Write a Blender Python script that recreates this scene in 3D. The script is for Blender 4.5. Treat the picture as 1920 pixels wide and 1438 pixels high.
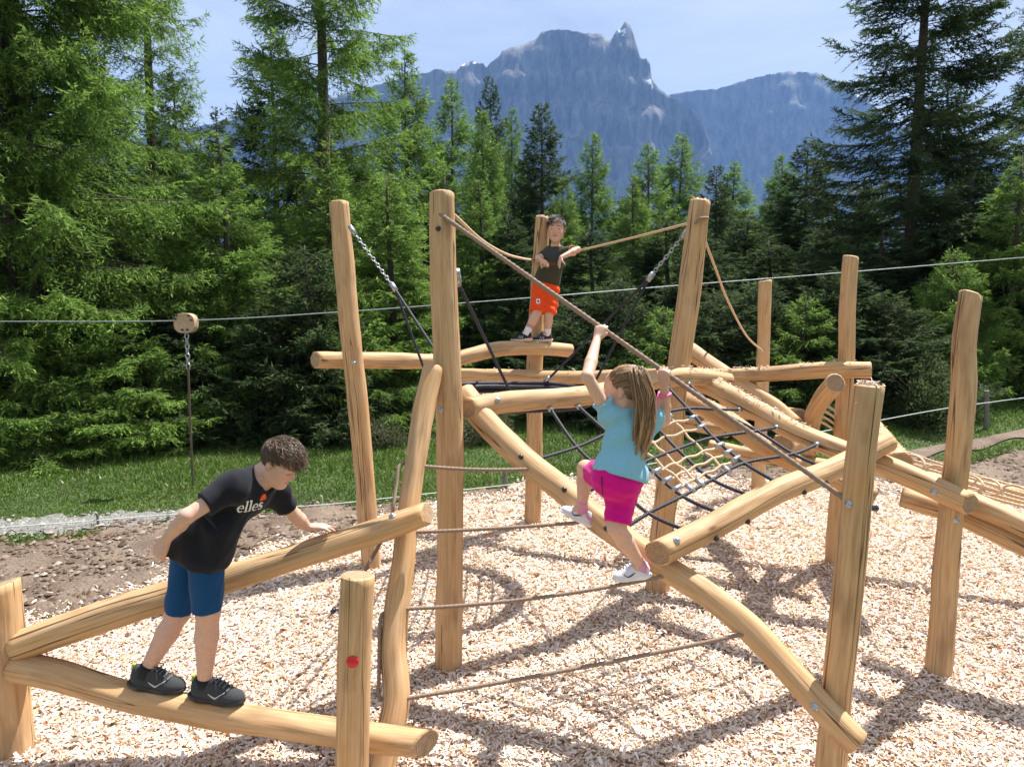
import bpy, math, random
import numpy as np
from mathutils import Vector, Matrix
R = math.radians
SC = bpy.context.scene
COL = SC.collection
for o in list(bpy.data.objects):
    bpy.data.objects.remove(o)

# ------------------------------------------------------------------ camera
CAM_H = 2.0
FPX = 1280.0                      # 24 mm lens on a 36 mm wide frame, in pixels of a 1920 px wide picture
TILT = math.atan2(719 - 590, FPX)
cam = bpy.data.cameras.new('camera')
cam.lens = 24.0
cam.sensor_width = 36.0
cam.sensor_fit = 'HORIZONTAL'
cam.clip_start = 0.05
cam.clip_end = 60000
cam.dof.use_dof = True
cam.dof.focus_distance = 3.9
cam.dof.aperture_fstop = 6.3
camo = bpy.data.objects.new('camera', cam)
COL.objects.link(camo)
camo.location = (0, 0, CAM_H)
camo.rotation_euler = (R(90) - TILT, 0, 0)
SC.camera = camo

# ------------------------------------------------------------------ sky and sun
SUN_AZ = math.atan2(0.766, 0.643)   # direction towards the sun, clockwise from +Y (behind the frame, to the right)
SUN_EL = R(63)
wd = bpy.data.worlds.new('World')
SC.world = wd
wd.use_nodes = True
wn = wd.node_tree.nodes
wl = wd.node_tree.links
bg = wn['Background']
sky = wn.new('ShaderNodeTexSky')
sky.sky_type = 'NISHITA'
sky.sun_disc = False
sky.sun_elevation = SUN_EL
sky.sun_rotation = SUN_AZ
sky.altitude = 1500
sky.air_density = 1.0
sky.dust_density = 0.8
sky.ozone_density = 1.0
tc = wn.new('ShaderNodeTexCoord')
mp = wn.new('ShaderNodeMapping')
mp.inputs['Scale'].default_value = (1.0, 1.0, 4.5)
mp.inputs['Rotation'].default_value = (0.0, R(9), R(20))
n1 = wn.new('ShaderNodeTexNoise')
n1.inputs['Scale'].default_value = 2.3
n1.inputs['Detail'].default_value = 7
n1.inputs['Roughness'].default_value = 0.62
n1.inputs['Distortion'].default_value = 0.7
cr = wn.new('ShaderNodeValToRGB')
cr.color_ramp.elements[0].position = 0.24
cr.color_ramp.elements[0].color = (0.42, 0.42, 0.42, 1)
cr.color_ramp.elements[1].position = 0.68
cr.color_ramp.elements[1].color = (0.85, 0.85, 0.85, 1)
mx = wn.new('ShaderNodeMix')
mx.data_type = 'RGBA'
mx.inputs['B'].default_value = (7.4, 8.0, 8.8, 1)      # thin high cloud, the brightness of the sky round it
wl.new(tc.outputs['Generated'], mp.inputs['Vector'])
wl.new(mp.outputs['Vector'], n1.inputs['Vector'])
wl.new(n1.outputs['Fac'], cr.inputs['Fac'])
wl.new(cr.outputs['Color'], mx.inputs['Factor'])
wl.new(sky.outputs['Color'], mx.inputs['A'])
wl.new(mx.outputs['Result'], bg.inputs['Color'])
bg.inputs['Strength'].default_value = 0.052
sun = bpy.data.lights.new('sun', 'SUN')
sun.energy = 5.0
sun.angle = R(0.5)
sun.color = (1.0, 0.965, 0.91)
suno = bpy.data.objects.new('sun', sun)
COL.objects.link(suno)
to_sun = Vector((math.sin(SUN_AZ) * math.cos(SUN_EL), math.cos(SUN_AZ) * math.cos(SUN_EL), math.sin(SUN_EL)))
suno.rotation_euler = to_sun.to_track_quat('Z', 'Y').to_euler()
suno.location = to_sun * 30
SC.view_settings.view_transform = 'Standard'
SC.view_settings.look = 'None'
SC.view_settings.gamma = 1.0
SC.view_settings.use_curve_mapping = False
SC.view_settings.exposure = 1.27
SC.render.engine = 'CYCLES'
SC.cycles.use_denoising = True
SC.cycles.max_bounces = 8
SC.cycles.transparent_max_bounces = 8
SC.cycles.volume_bounces = 0
SC.cycles.sample_clamp_indirect = 6.0

# ------------------------------------------------------------------ picture -> place helpers
ST, CT = math.sin(TILT), math.cos(TILT)
def ray(px, py):
    a = (px - 960) / FPX
    b = -(py - 719) / FPX
    return np.array([a, CT + b * ST, -ST + b * CT])
EYE = np.array([0, 0, CAM_H])
def U(px, py, Y):
    d = ray(px, py)
    return EYE + d * (Y / d[1])
def G(px, py, z=0.0):
    d = ray(px, py)
    return EYE + d * ((z - CAM_H) / d[2])
def lineY(pts, Y0, Y1):
    """points along a straight log seen in the picture; distance runs from Y0 at the first to Y1 at the last"""
    a = np.array(pts[0][:2], float); b = np.array(pts[-1][:2], float)
    L = b - a
    out = []
    for p in pts:
        t = np.dot(np.array(p[:2]) - a, L) / np.dot(L, L)
        out.append(U(p[0], p[1], 1 / ((1 - t) / Y0 + t / Y1)))
    return np.array(out)

# ------------------------------------------------------------------ object helpers
def tag(o, label=None, cat=None, group=None, kind=None):
    if label: o['label'] = label
    if cat: o['category'] = cat
    if group: o['group'] = group
    if kind: o['kind'] = kind
    return o
def root_loc(p):
    while p.parent: p = p.parent
    return np.array(p.location)
def empty(name, loc, label=None, cat=None, group=None):
    o = bpy.data.objects.new(name, None)
    o.empty_display_size = 0.1
    o.location = tuple(loc)
    COL.objects.link(o)
    return tag(o, label, cat, group)
def mesh(verts, faces, smooth=True, name='m'):
    """faces: an (n,3)/(n,4) array, or a list of such arrays, or a list of lists"""
    me = bpy.data.meshes.new(name)
    verts = np.asarray(verts, dtype=np.float32)
    if isinstance(faces, np.ndarray): faces = [faces]
    if len(faces) and not isinstance(faces[0], np.ndarray):
        me.from_pydata(verts.tolist(), [], [list(f) for f in faces])
    else:
        faces = [f for f in faces if len(f)]
        li = np.concatenate([f.ravel() for f in faces]).astype(np.int32)
        tot = np.concatenate([np.full(len(f), f.shape[1], np.int32) for f in faces])
        st = np.concatenate([[0], np.cumsum(tot)[:-1]]).astype(np.int32)
        me.vertices.add(len(verts)); me.vertices.foreach_set('co', verts.ravel())
        me.loops.add(len(li)); me.loops.foreach_set('vertex_index', li)
        me.polygons.add(len(tot)); me.polygons.foreach_set('loop_start', st); me.polygons.foreach_set('loop_total', tot)
        me.update(calc_edges=True)
    me.polygons.foreach_set('use_smooth', np.full(len(me.polygons), smooth))
    me.update()
    return me
def attr_vec(me, name, arr):
    a = me.attributes.new(name, 'FLOAT_VECTOR', 'POINT')
    a.data.foreach_set('vector', np.asarray(arr, np.float32).ravel())
def attr_col(me, name, arr):
    a = me.attributes.new(name, 'FLOAT_COLOR', 'POINT')
    arr = np.asarray(arr, np.float32)
    if arr.shape[1] == 3: arr = np.hstack([arr, np.ones((len(arr), 1), np.float32)])
    a.data.foreach_set('color', arr.ravel())
def put(name, me, mats, parent=None, world=True):
    """link a mesh; with a parent its points (given in the world) are moved to the parent's frame"""
    o = bpy.data.objects.new(name, me)
    COL.objects.link(o)
    if not isinstance(mats, (list, tuple)): mats = [mats]
    if len(me.materials) == 0:
        for m in mats: me.materials.append(m)
    if parent:
        o.parent = parent
        if world:
            me.transform(Matrix.Translation(tuple(-root_loc(parent))))
    return o
def dup(o, parent, mat):
    c = o.copy(); COL.objects.link(c); c.parent = parent
    c.matrix_local = Matrix.Translation(tuple(-root_loc(parent))) @ mat if parent else mat
    return c
def frame_to(p, zdir, xdir=(0, 0, 1), s=1.0):
    z = Vector(zdir).normalized(); x = Vector(xdir)
    x = (x - z * x.dot(z))
    if x.length < 1e-4: x = Vector((1, 0, 0)) - z * z.x
    x.normalize(); y = z.cross(x)
    M = Matrix((x, y, z)).transposed().to_4x4()
    return Matrix.Translation(tuple(p)) @ M @ Matrix.Scale(s, 4)

def spline(P, n):
    """Catmull-Rom through the rows of P, n points, roughly even"""
    P = np.asarray(P, float)
    if len(P) == 2:
        t = np.linspace(0, 1, n)[:, None]
        return P[0] * (1 - t) + P[1] * t
    Q = np.vstack([2 * P[0] - P[1], P, 2 * P[-1] - P[-2]])
    seg = np.linalg.norm(np.diff(P[:, :3], axis=0), axis=1)
    cum = np.concatenate([[0], np.cumsum(seg)])
    s = np.linspace(0, cum[-1], n)
    i = np.clip(np.searchsorted(cum, s, side='right') - 1, 0, len(P) - 2)
    t = ((s - cum[i]) / np.maximum(seg[i], 1e-9))[:, None]
    p0, p1, p2, p3 = Q[i], Q[i + 1], Q[i + 2], Q[i + 3]
    return 0.5 * ((2 * p1) + (-p0 + p2) * t + (2 * p0 - 5 * p1 + 4 * p2 - p3) * t ** 2 + (-p0 + 3 * p1 - 3 * p2 + p3) * t ** 3)
def frames(C):
    T = np.gradient(C, axis=0)
    T /= np.maximum(np.linalg.norm(T, axis=1, keepdims=True), 1e-9)
    up = np.array([0, 0, 1.0]) if abs(T[0][2]) < 0.9 else np.array([1.0, 0, 0])
    n = np.cross(T[0], up); n /= np.linalg.norm(n)
    N = np.zeros_like(C)
    for k in range(len(C)):
        n = n - T[k] * np.dot(n, T[k]); n /= np.linalg.norm(n)
        N[k] = n
    return T, N, np.cross(T, N)
def grid_faces(n, m, closed=True):
    i = np.arange(n - 1)[:, None] * m
    j = np.arange(m if closed else m - 1)[None, :]
    j2 = (j + 1) % m
    return np.stack([i + j, i + j2, i + m + j2, i + m + j], -1).reshape(-1, 4)
def tube(C, rad, sides=8, lobes=0, pitch=0.06, depth=0.16, cap=True):
    C = np.asarray(C, float)
    n = len(C)
    T, N, B = frames(C)
    th = np.linspace(0, 2 * np.pi, sides, endpoint=False)
    rad = np.broadcast_to(np.asarray(rad, float), (n,))
    r = np.repeat(rad[:, None], sides, 1)
    if lobes:
        s = np.concatenate([[0], np.cumsum(np.linalg.norm(np.diff(C, axis=0), axis=1))])
        r = r * (1 + depth * np.cos(lobes * th[None, :] - 2 * np.pi * lobes * s[:, None] / pitch))
    V = C[:, None, :] + r[..., None] * (np.cos(th)[None, :, None] * N[:, None, :] + np.sin(th)[None, :, None] * B[:, None, :])
    V = V.reshape(-1, 3)
    F = [grid_faces(n, sides)]
    if cap:
        V = np.vstack([V, C[0], C[-1]])
        j = np.arange(sides); j2 = (j + 1) % sides
        F.append(np.stack([np.full(sides, len(V) - 2), j2, j], -1))
        F.append(np.stack([np.full(sides, len(V) - 1), (n - 1) * sides + j, (n - 1) * sides + j2], -1))
    return V, F
def join(parts):
    Vs, Fs, off = [], {}, 0
    for V, F in parts:
        if isinstance(F, np.ndarray): F = [F]
        for f in F:
            Fs.setdefault(f.shape[1], []).append(f + off)
        Vs.append(V); off += len(V)
    return np.vstack(Vs), [np.vstack(v) for v in Fs.values()]

def vnoise(p, f, seed=0):
    """cheap smooth 3-D noise in about -1..1"""
    rs = np.random.RandomState(seed)
    out = 0
    for k in range(5):
        d = rs.normal(size=3); d /= np.linalg.norm(d)
        out = out + np.sin((p @ d) * f * rs.uniform(0.7, 1.4) + rs.uniform(0, 6.28) + 1.3 * np.sin((p @ np.roll(d, 1)) * f * 0.8 + rs.uniform(0, 6)))
    return out / 2.6

# ------------------------------------------------------------------ materials
def new_mat(name):
    m = bpy.data.materials.new(name); m.use_nodes = True
    t = m.node_tree
    return m, t.nodes, t.links, t.nodes['Principled BSDF']
def nd(ns, typ, **kw):
    n = ns.new(typ)
    for k, v in kw.items():
        if k in n.inputs.keys(): n.inputs[k].default_value = v
        else: setattr(n, k, v)
    return n
def ramp(ns, stops):
    r = ns.new('ShaderNodeValToRGB')
    e = r.color_ramp.elements
    while len(e) < len(stops): e.new(0.5)
    for k, (p, c) in enumerate(stops):
        e[k].position = p; e[k].color = tuple(c) + (1,) if len(c) == 3 else c
    return r
def plain(name, col, rough=0.6, metal=0.0, var=0.12, scale=30.0, bump=0.0, spec=0.4):
    m, ns, ls, b = new_mat(name)
    tcx = nd(ns, 'ShaderNodeTexCoord')
    n = nd(ns, 'ShaderNodeTexNoise', Scale=scale, Detail=4.0)
    ls.new(tcx.outputs['Object'], n.inputs['Vector'])
    c = np.array(col)
    r = ramp(ns, [(0.3, tuple(c * (1 - var))), (0.7, tuple(np.minimum(c * (1 + var), 1)))])
    ls.new(n.outputs['Fac'], r.inputs['Fac'])
    ls.new(r.outputs['Color'], b.inputs['Base Color'])
    b.inputs['Roughness'].default_value = rough
    b.inputs['Metallic'].default_value = metal
    b.inputs['Specular IOR Level'].default_value = spec
    if bump:
        bp = nd(ns, 'ShaderNodeBump', Strength=bump, Distance=0.01)
        ls.new(n.outputs['Fac'], bp.inputs['Height']); ls.new(bp.outputs['Normal'], b.inputs['Normal'])
    return m
def attr_mat(name, attr='col', rough=0.85, trans=0.0, spec=0.2, noise=0.0, nscale=200.0):
    """base colour from a per-piece colour attribute"""
    m, ns, ls, b = new_mat(name)
    a = nd(ns, 'ShaderNodeAttribute', attribute_name=attr)
    src = a.outputs['Color']
    if noise:
        tcx = nd(ns, 'ShaderNodeTexCoord')
        n = nd(ns, 'ShaderNodeTexNoise', Scale=nscale, Detail=3.0)
        ls.new(tcx.outputs['Object'], n.inputs['Vector'])
        r = ramp(ns, [(0.3, (1 - noise,) * 3), (0.7, (1 + noise,) * 3)])
        ls.new(n.outputs['Fac'], r.inputs['Fac'])
        mu = nd(ns, 'ShaderNodeMix', data_type='RGBA', blend_type='MULTIPLY'); mu.inputs['Factor'].default_value = 1
        ls.new(src, mu.inputs['A']); ls.new(r.outputs['Color'], mu.inputs['B'])
        src = mu.outputs['Result']
    ls.new(src, b.inputs['Base Color'])
    b.inputs['Roughness'].default_value = rough
    b.inputs['Specular IOR Level'].default_value = spec
    if trans:
        t = nd(ns, 'ShaderNodeBsdfTranslucent')
        ls.new(src, t.inputs['Color'])
        mxs = nd(ns, 'ShaderNodeMixShader', Fac=trans)
        ls.new(b.outputs[0], mxs.inputs[1]); ls.new(t.outputs[0], mxs.inputs[2])
        ls.new(mxs.outputs[0], ns['Material Output'].inputs['Surface'])
    return m

def wood_mat():
    m, ns, ls, b = new_mat('peeled_wood')
    a = nd(ns, 'ShaderNodeAttribute', attribute_name='gc')
    oi = nd(ns, 'ShaderNodeObjectInfo')
    m1 = nd(ns, 'ShaderNodeMapping'); m1.inputs['Scale'].default_value = (1, 1, 0.045)
    ls.new(a.outputs['Vector'], m1.inputs['Vector'])
    nf = nd(ns, 'ShaderNodeTexNoise', Scale=75.0, Detail=5.0, Roughness=0.6, Distortion=0.4)
    nf.noise_dimensions = '4D'
    ls.new(m1.outputs['Vector'], nf.inputs['Vector'])
    mw = nd(ns, 'ShaderNodeMath', operation='MULTIPLY'); mw.inputs[1].default_value = 40
    ls.new(oi.outputs['Random'], mw.inputs[0]); ls.new(mw.outputs[0], nf.inputs['W'])
    grain = ramp(ns, [(0.22, (0.29, 0.155, 0.072)), (0.46, (0.49, 0.302, 0.153)), (0.78, (0.61, 0.425, 0.25))])
    ls.new(nf.outputs['Fac'], grain.inputs['Fac'])
    m2 = nd(ns, 'ShaderNodeMapping'); m2.inputs['Scale'].default_value = (1, 1, 0.3)
    ls.new(a.outputs['Vector'], m2.inputs['Vector'])
    nl = nd(ns, 'ShaderNodeTexNoise', Scale=11.0, Detail=3.0, noise_dimensions='4D')
    ls.new(m2.outputs['Vector'], nl.inputs['Vector']); ls.new(mw.outputs[0], nl.inputs['W'])
    patch = ramp(ns, [(0.30, (0.68, 0.66, 0.62)), (0.46, (1, 1, 1)), (0.60, (1, .97, .9)), (0.75, (1.10, 0.92, 0.72))])
    ls.new(nl.outputs['Fac'], patch.inputs['Fac'])
    mu = nd(ns, 'ShaderNodeMix', data_type='RGBA', blend_type='MULTIPLY'); mu.inputs['Factor'].default_value = 1
    ls.new(grain.outputs['Color'], mu.inputs['A']); ls.new(patch.outputs['Color'], mu.inputs['B'])
    # knots: few dark ovals
    m3 = nd(ns, 'ShaderNodeMapping'); m3.inputs['Scale'].default_value = (1, 1, 0.42)
    ls.new(a.outputs['Vector'], m3.inputs['Vector'])
    vo = nd(ns, 'ShaderNodeTexVoronoi', Scale=7.5, voronoi_dimensions='4D')
    ls.new(m3.outputs['Vector'], vo.inputs['Vector']); ls.new(mw.outputs[0], vo.inputs['W'])
    kr = ramp(ns, [(0.045, (0, 0, 0)), (0.11, (1, 1, 1))])
    ls.new(vo.outputs['Distance'], kr.inputs['Fac'])
    mk = nd(ns, 'ShaderNodeMix', data_type='RGBA'); mk.inputs['A'].default_value = (0.17, 0.075, 0.03, 1)
    ls.new(kr.outputs['Color'], mk.inputs['Factor']); ls.new(mu.outputs['Result'], mk.inputs['B'])
    # fine drying cracks along the grain
    m4 = nd(ns, 'ShaderNodeMapping'); m4.inputs['Scale'].default_value = (1, 1, 0.02)
    ls.new(a.outputs['Vector'], m4.inputs['Vector'])
    nc = nd(ns, 'ShaderNodeTexNoise', Scale=16.0, Detail=2.0, Distortion=0.3, noise_dimensions='4D')
    ls.new(m4.outputs['Vector'], nc.inputs['Vector']); ls.new(mw.outputs[0], nc.inputs['W'])
    sb = nd(ns, 'ShaderNodeMath', operation='SUBTRACT'); sb.inputs[1].default_value = 0.44
    ls.new(nc.outputs['Fac'], sb.inputs[0])
    ab = nd(ns, 'ShaderNodeMath', operation='ABSOLUTE'); ls.new(sb.outputs[0], ab.inputs[0])
    crk = ramp(ns, [(0.0, (0.10, 0.08, 0.07)), (0.004, (0.3, 0.28, 0.26)), (0.011, (1, 1, 1))])
    ls.new(ab.outputs[0], crk.inputs['Fac'])
    mc = nd(ns, 'ShaderNodeMix', data_type='RGBA', blend_type='MULTIPLY'); mc.inputs['Factor'].default_value = 0.95
    ls.new(mk.outputs['Result'], mc.inputs['A']); ls.new(crk.outputs['Color'], mc.inputs['B'])
    ls.new(mc.outputs['Result'], b.inputs['Base Color'])
    b.inputs['Roughness'].default_value = 0.62
    b.inputs['Specular IOR Level'].default_value = 0.3
    bp = nd(ns, 'ShaderNodeBump', Strength=0.35, Distance=0.004)
    ls.new(nf.outputs['Fac'], bp.inputs['Height']); ls.new(bp.outputs['Normal'], b.inputs['Normal'])
    return m
def end_mat():
    m, ns, ls, b = new_mat('sawn_end')
    a = nd(ns, 'ShaderNodeAttribute', attribute_name='gc')
    sx = nd(ns, 'ShaderNodeSeparateXYZ'); ls.new(a.outputs['Vector'], sx.inputs[0])
    cx = nd(ns, 'ShaderNodeCombineXYZ'); ls.new(sx.outputs[0], cx.inputs[0]); ls.new(sx.outputs[1], cx.inputs[1])
    wv = nd(ns, 'ShaderNodeTexWave', wave_type='RINGS', rings_direction='Z', Scale=42.0, Distortion=2.2, Detail=2.0)
    wv.inputs['Detail Scale'].default_value = 2.0
    ls.new(cx.outputs[0], wv.inputs['Vector'])
    r = ramp(ns, [(0.1, (0.24, 0.145, 0.08)), (0.55, (0.40, 0.27, 0.16)), (1.0, (0.47, 0.335, 0.21))])
    ls.new(wv.outputs['Fac'], r.inputs['Fac'])
    n = nd(ns, 'ShaderNodeTexNoise', Scale=40.0, Detail=4.0); ls.new(a.outputs['Vector'], n.inputs['Vector'])
    r2 = ramp(ns, [(0.3, (0.72, 0.7, 0.68)), (0.7, (1.05, 1.03, 1.0))]); ls.new(n.outputs['Fac'], r2.inputs['Fac'])
    mu = nd(ns, 'ShaderNodeMix', data_type='RGBA', blend_type='MULTIPLY'); mu.inputs['Factor'].default_value = 1
    ls.new(r.outputs['Color'], mu.inputs['A']); ls.new(r2.outputs['Color'], mu.inputs['B'])
    ls.new(mu.outputs['Result'], b.inputs['Base Color'])
    b.inputs['Roughness'].default_value = 0.8
    return m
WOOD = wood_mat(); WEND = end_mat()
STEEL = plain('galvanised_steel', (0.40, 0.41, 0.43), 0.42, 0.9, 0.15, 60)
BLACKP = plain('black_plastic', (0.012, 0.012, 0.016), 0.3, 0, 0.1, 20, spec=0.6)
ROPE_BROWN = plain('brown_rope_fibre', (0.27, 0.195, 0.15), 0.85, 0, 0.22, 400, 0.3, spec=0.15)
ROPE_BLACK = plain('navy_black_rope_fibre', (0.022, 0.022, 0.034), 0.6, 0, 0.3, 300, 0.3, spec=0.4)
ROPE_TAN = plain('hemp_rope_fibre', (0.58, 0.42, 0.28), 0.85, 0, 0.2, 400, 0.3, spec=0.15)
# ------------------------------------------------------------------ terrain
def sm(x, a, b):
    t = np.clip((np.asarray(x, float) - a) / (b - a), 0, 1)
    return t * t * (3 - 2 * t)
def ground_z(x, y):
    x = np.asarray(x, float); y = np.asarray(y, float)
    z = 0.34 * sm(x, 2.6, 8.0) * sm(y, 6.8, 11.5) + 0.05 * sm(x, 4, 9) * np.clip(y - 11.5, 0, 10)
    z = z - 0.05 * np.clip(y - 13.0, 0, 400) * (1 - 0.8 * sm(x, 4, 9) * (1 - sm(y, 20, 40)))
    z = z + 0.06 * np.sin(x * 0.9 + 1) * np.sin(y * 0.7) * sm(y, 8.5, 12)
    return z
def GT(px, py, dz=0.0):
    """where the sight line through a pixel meets the terrain"""
    d = ray(px, py); t = (0 - CAM_H) / d[2]
    for _ in range(30):
        p = EYE + d * t
        t = (float(ground_z(p[0], p[1])) + dz - CAM_H) / d[2]
    return EYE + d * t

def axis(lo, hi, fine, n_out, far):
    a = np.arange(lo, hi + 1e-6, fine)
    g = np.geomspace(1, far, n_out)
    return a, g
ya = np.concatenate([[-4000, -400, -60, -20, -8, -3], np.arange(-1, 18, 0.25), 18 + np.cumsum(np.geomspace(0.3, 1400, 50))])
xr = np.concatenate([np.arange(0, 14, 0.25), 14 + np.cumsum(np.geomspace(0.3, 1100, 46))])
xa = np.concatenate([-xr[:0:-1], xr])
XX, YY = np.meshgrid(xa, ya)
ZZ = ground_z(XX, YY)
gm = mesh(np.stack([XX, YY, ZZ], -1).reshape(-1, 3), grid_faces(len(ya), len(xa), closed=False)[:, ::1])
m, ns, ls, b = new_mat('meadow_and_forest_floor')
tcx = nd(ns, 'ShaderNodeTexCoord')
na = nd(ns, 'ShaderNodeTexNoise', Scale=1.1, Detail=5.0, Roughness=0.6); ls.new(tcx.outputs['Object'], na.inputs['Vector'])
nb = nd(ns, 'ShaderNodeTexNoise', Scale=22.0, Detail=5.0, Roughness=0.7); ls.new(tcx.outputs['Object'], nb.inputs['Vector'])
ra = ramp(ns, [(0.3, (0.035, 0.055, 0.014)), (0.55, (0.065, 0.11, 0.022)), (0.75, (0.10, 0.105, 0.04))]); ls.new(na.outputs['Fac'], ra.inputs['Fac'])
rb = ramp(ns, [(0.3, (0.55, 0.55, 0.5)), (0.7, (1.2, 1.2, 1.1))]); ls.new(nb.outputs['Fac'], rb.inputs['Fac'])
mu = nd(ns, 'ShaderNodeMix', data_type='RGBA', blend_type='MULTIPLY'); mu.inputs['Factor'].default_value = 1
ls.new(ra.outputs['Color'], mu.inputs['A']); ls.new(rb.outputs['Color'], mu.inputs['B'])
ls.new(mu.outputs['Result'], b.inputs['Base Color']); b.inputs['Roughness'].default_value = 0.95
bp = nd(ns, 'ShaderNodeBump', Strength=0.8, Distance=0.05); ls.new(nb.outputs['Fac'], bp.inputs['Height']); ls.new(bp.outputs['Normal'], b.inputs['Normal'])
tag(put('ground', gm, m), 'green meadow ground running to the forest', 'ground', kind='structure')

# outlines on the ground, as sight-line columns (x/y) against distance
chip_px = [(-420, 1330), (-150, 1245), (40, 1180), (200, 1130), (330, 1086), (480, 1042), (620, 1003), (720, 968), (860, 938), (1000, 910),
           (1150, 898), (1300, 893), (1440, 905), (1560, 905), (1700, 905), (1800, 918), (1920, 945), (2080, 985), (2400, 1040)]
CE = np.array([GT(*p)[:2] for p in chip_px])
def chip_edge(x, y):
    """signed: positive inside the chip bed, in metres of distance"""
    a = x / np.maximum(y, 0.3)
    col = CE[:, 0] / CE[:, 1]
    wob = 0.10 * np.sin(a * 31) + 0.06 * np.sin(a * 83 + 1)
    return np.interp(a, col, CE[:, 1]) + wob - y
dirt_far_px = [(-420, 1085), (-150, 1040), (0, 1018), (150, 1004), (300, 985), (420, 972), (620, 955), (760, 940), (960, 917), (1100, 893),
               (1300, 878), (1450, 872), (1640, 866), (1720, 862), (1800, 866), (1920, 850), (2100, 826), (2400, 800)]
DE = np.array([GT(*p)[:2] for p in dirt_far_px])
def dirt_edge(x, y):
    a = x / np.maximum(y, 0.3)
    wob = 0.12 * np.sin(a * 23 + 2) + 0.07 * np.sin(a * 61)
    return np.interp(a, DE[:, 0] / DE[:, 1], DE[:, 1]) + wob - y

def sheet(name, cols, near, far, dz, nrow, mat, bumpy=0.0, seed=1):
    """strip of ground between two distances along each sight-line column"""
    V = []
    t = np.linspace(0, 1, nrow)
    for a, n0, f0 in zip(cols, near, far):
        y = n0 + (f0 - n0) * t
        V.append(np.stack([a * y, y, ground_z(a * y, y) + dz], -1))
    V = np.array(V)
    if bumpy:
        P = V.reshape(-1, 3).copy(); P[:, 2] = 0
        h = (vnoise(P, 5, seed) + 0.6 * vnoise(P, 13, seed + 1) + 0.4 * vnoise(P, 31, seed + 2)) * bumpy
        edge = np.minimum(np.minimum(t, 1 - t) * 6, 1)[None, :].repeat(len(cols), 0).ravel()
        V.reshape(-1, 3)[:, 2] += np.maximum(h * edge + 0.3 * bumpy * edge, 0)
    me = mesh(V.reshape(-1, 3), grid_faces(len(cols), nrow, closed=False)[:, ::-1])
    return put(name, me, mat)
# bare soil
m, ns, ls, b = new_mat('raked_soil')
tcx = nd(ns, 'ShaderNodeTexCoord')
na = nd(ns, 'ShaderNodeTexNoise', Scale=2.0, Detail=4.0); ls.new(tcx.outputs['Object'], na.inputs['Vector'])
nb = nd(ns, 'ShaderNodeTexNoise', Scale=45.0, Detail=6.0, Roughness=0.75); ls.new(tcx.outputs['Object'], nb.inputs['Vector'])
ra = ramp(ns, [(0.35, (0.155, 0.108, 0.078)), (0.7, (0.26, 0.195, 0.145))]); ls.new(na.outputs['Fac'], ra.inputs['Fac'])
rb = ramp(ns, [(0.3, (0.45, 0.42, 0.4)), (0.5, (1, 1, 1)), (0.72, (1.5, 1.5, 1.5))]); ls.new(nb.outputs['Fac'], rb.inputs['Fac'])
mu = nd(ns, 'ShaderNodeMix', data_type='RGBA', blend_type='MULTIPLY'); mu.inputs['Factor'].default_value = 1
ls.new(ra.outputs['Color'], mu.inputs['A']); ls.new(rb.outputs['Color'], mu.inputs['B'])
ls.new(mu.outputs['Result'], b.inputs['Base Color']); b.inputs['Roughness'].default_value = 0.95
bp = nd(ns, 'ShaderNodeBump', Strength=1.0, Distance=0.03); ls.new(nb.outputs['Fac'], bp.inputs['Height']); ls.new(bp.outputs['Normal'], b.inputs['Normal'])
SOIL = m
acol = np.linspace(-1.25, 1.25, 260)
one = np.ones_like(acol)
dn = np.interp(acol, CE[:, 0] / CE[:, 1], CE[:, 1]) * 0.9
df = dirt_edge(acol * 1.0, one * 1.0) + 1.0
tag(sheet('bare_soil', acol, dn, df, 0.012, 70, SOIL, 0.022), 'raked brown soil strip around the wood chip bed', 'soil', kind='structure')
# gravel path
PATHM = plain('pale_gravel', (0.16, 0.152, 0.14), 0.95, 0, 0.5, 55, 0.9)
pn = [GT(*p)[:2] for p in [(-500, 1058), (-150, 1022), (0, 1006), (150, 996), (300, 981), (420, 966), (470, 955)]]
pf = [GT(*p)[:2] for p in [(-500, 1018), (-150, 990), (0, 976), (150, 969), (300, 961), (420, 952), (470, 950)]]
pn = np.array(pn); pf = np.array(pf)
pc = np.linspace((pn[0, 0] / pn[0, 1]), (pn[-1, 0] / pn[-1, 1]), 90)
wob = 0.07 * np.sin(pc * 57) + 0.06 * np.sin(pc * 131) + 0.04 * np.sin(pc * 290)
tag(sheet('gravel_path', pc, np.interp(pc, pn[:, 0] / pn[:, 1], pn[:, 1]) + wob, np.interp(pc, pf[:, 0] / pf[:, 1], pf[:, 1]) - wob, 0.014, 6, PATHM, 0.0),
    'pale gravel path between soil and grass', 'path', kind='structure')
# trodden track in the right-hand grass
tn = np.array([GT(*p)[:2] for p in [(1640, 866), (1700, 862), (1760, 852), (1850, 838), (1920, 824), (2100, 800), (2400, 770)]])
tf = np.array([GT(*p)[:2] for p in [(1640, 858), (1700, 848), (1760, 836), (1850, 822), (1920, 806), (2100, 782), (2400, 752)]])
pc = np.linspace(tn[0, 0] / tn[0, 1], tn[-1, 0] / tn[-1, 1], 80)
tag(sheet('trodden_track', pc, np.interp(pc, tn[:, 0] / tn[:, 1], tn[:, 1]) + 0.12 * np.sin(pc * 70), np.interp(pc, tf[:, 0] / tf[:, 1], tf[:, 1]), 0.02, 8, SOIL, 0.02),
    'trodden soil track through the grass at the right', 'track', kind='structure')
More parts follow.
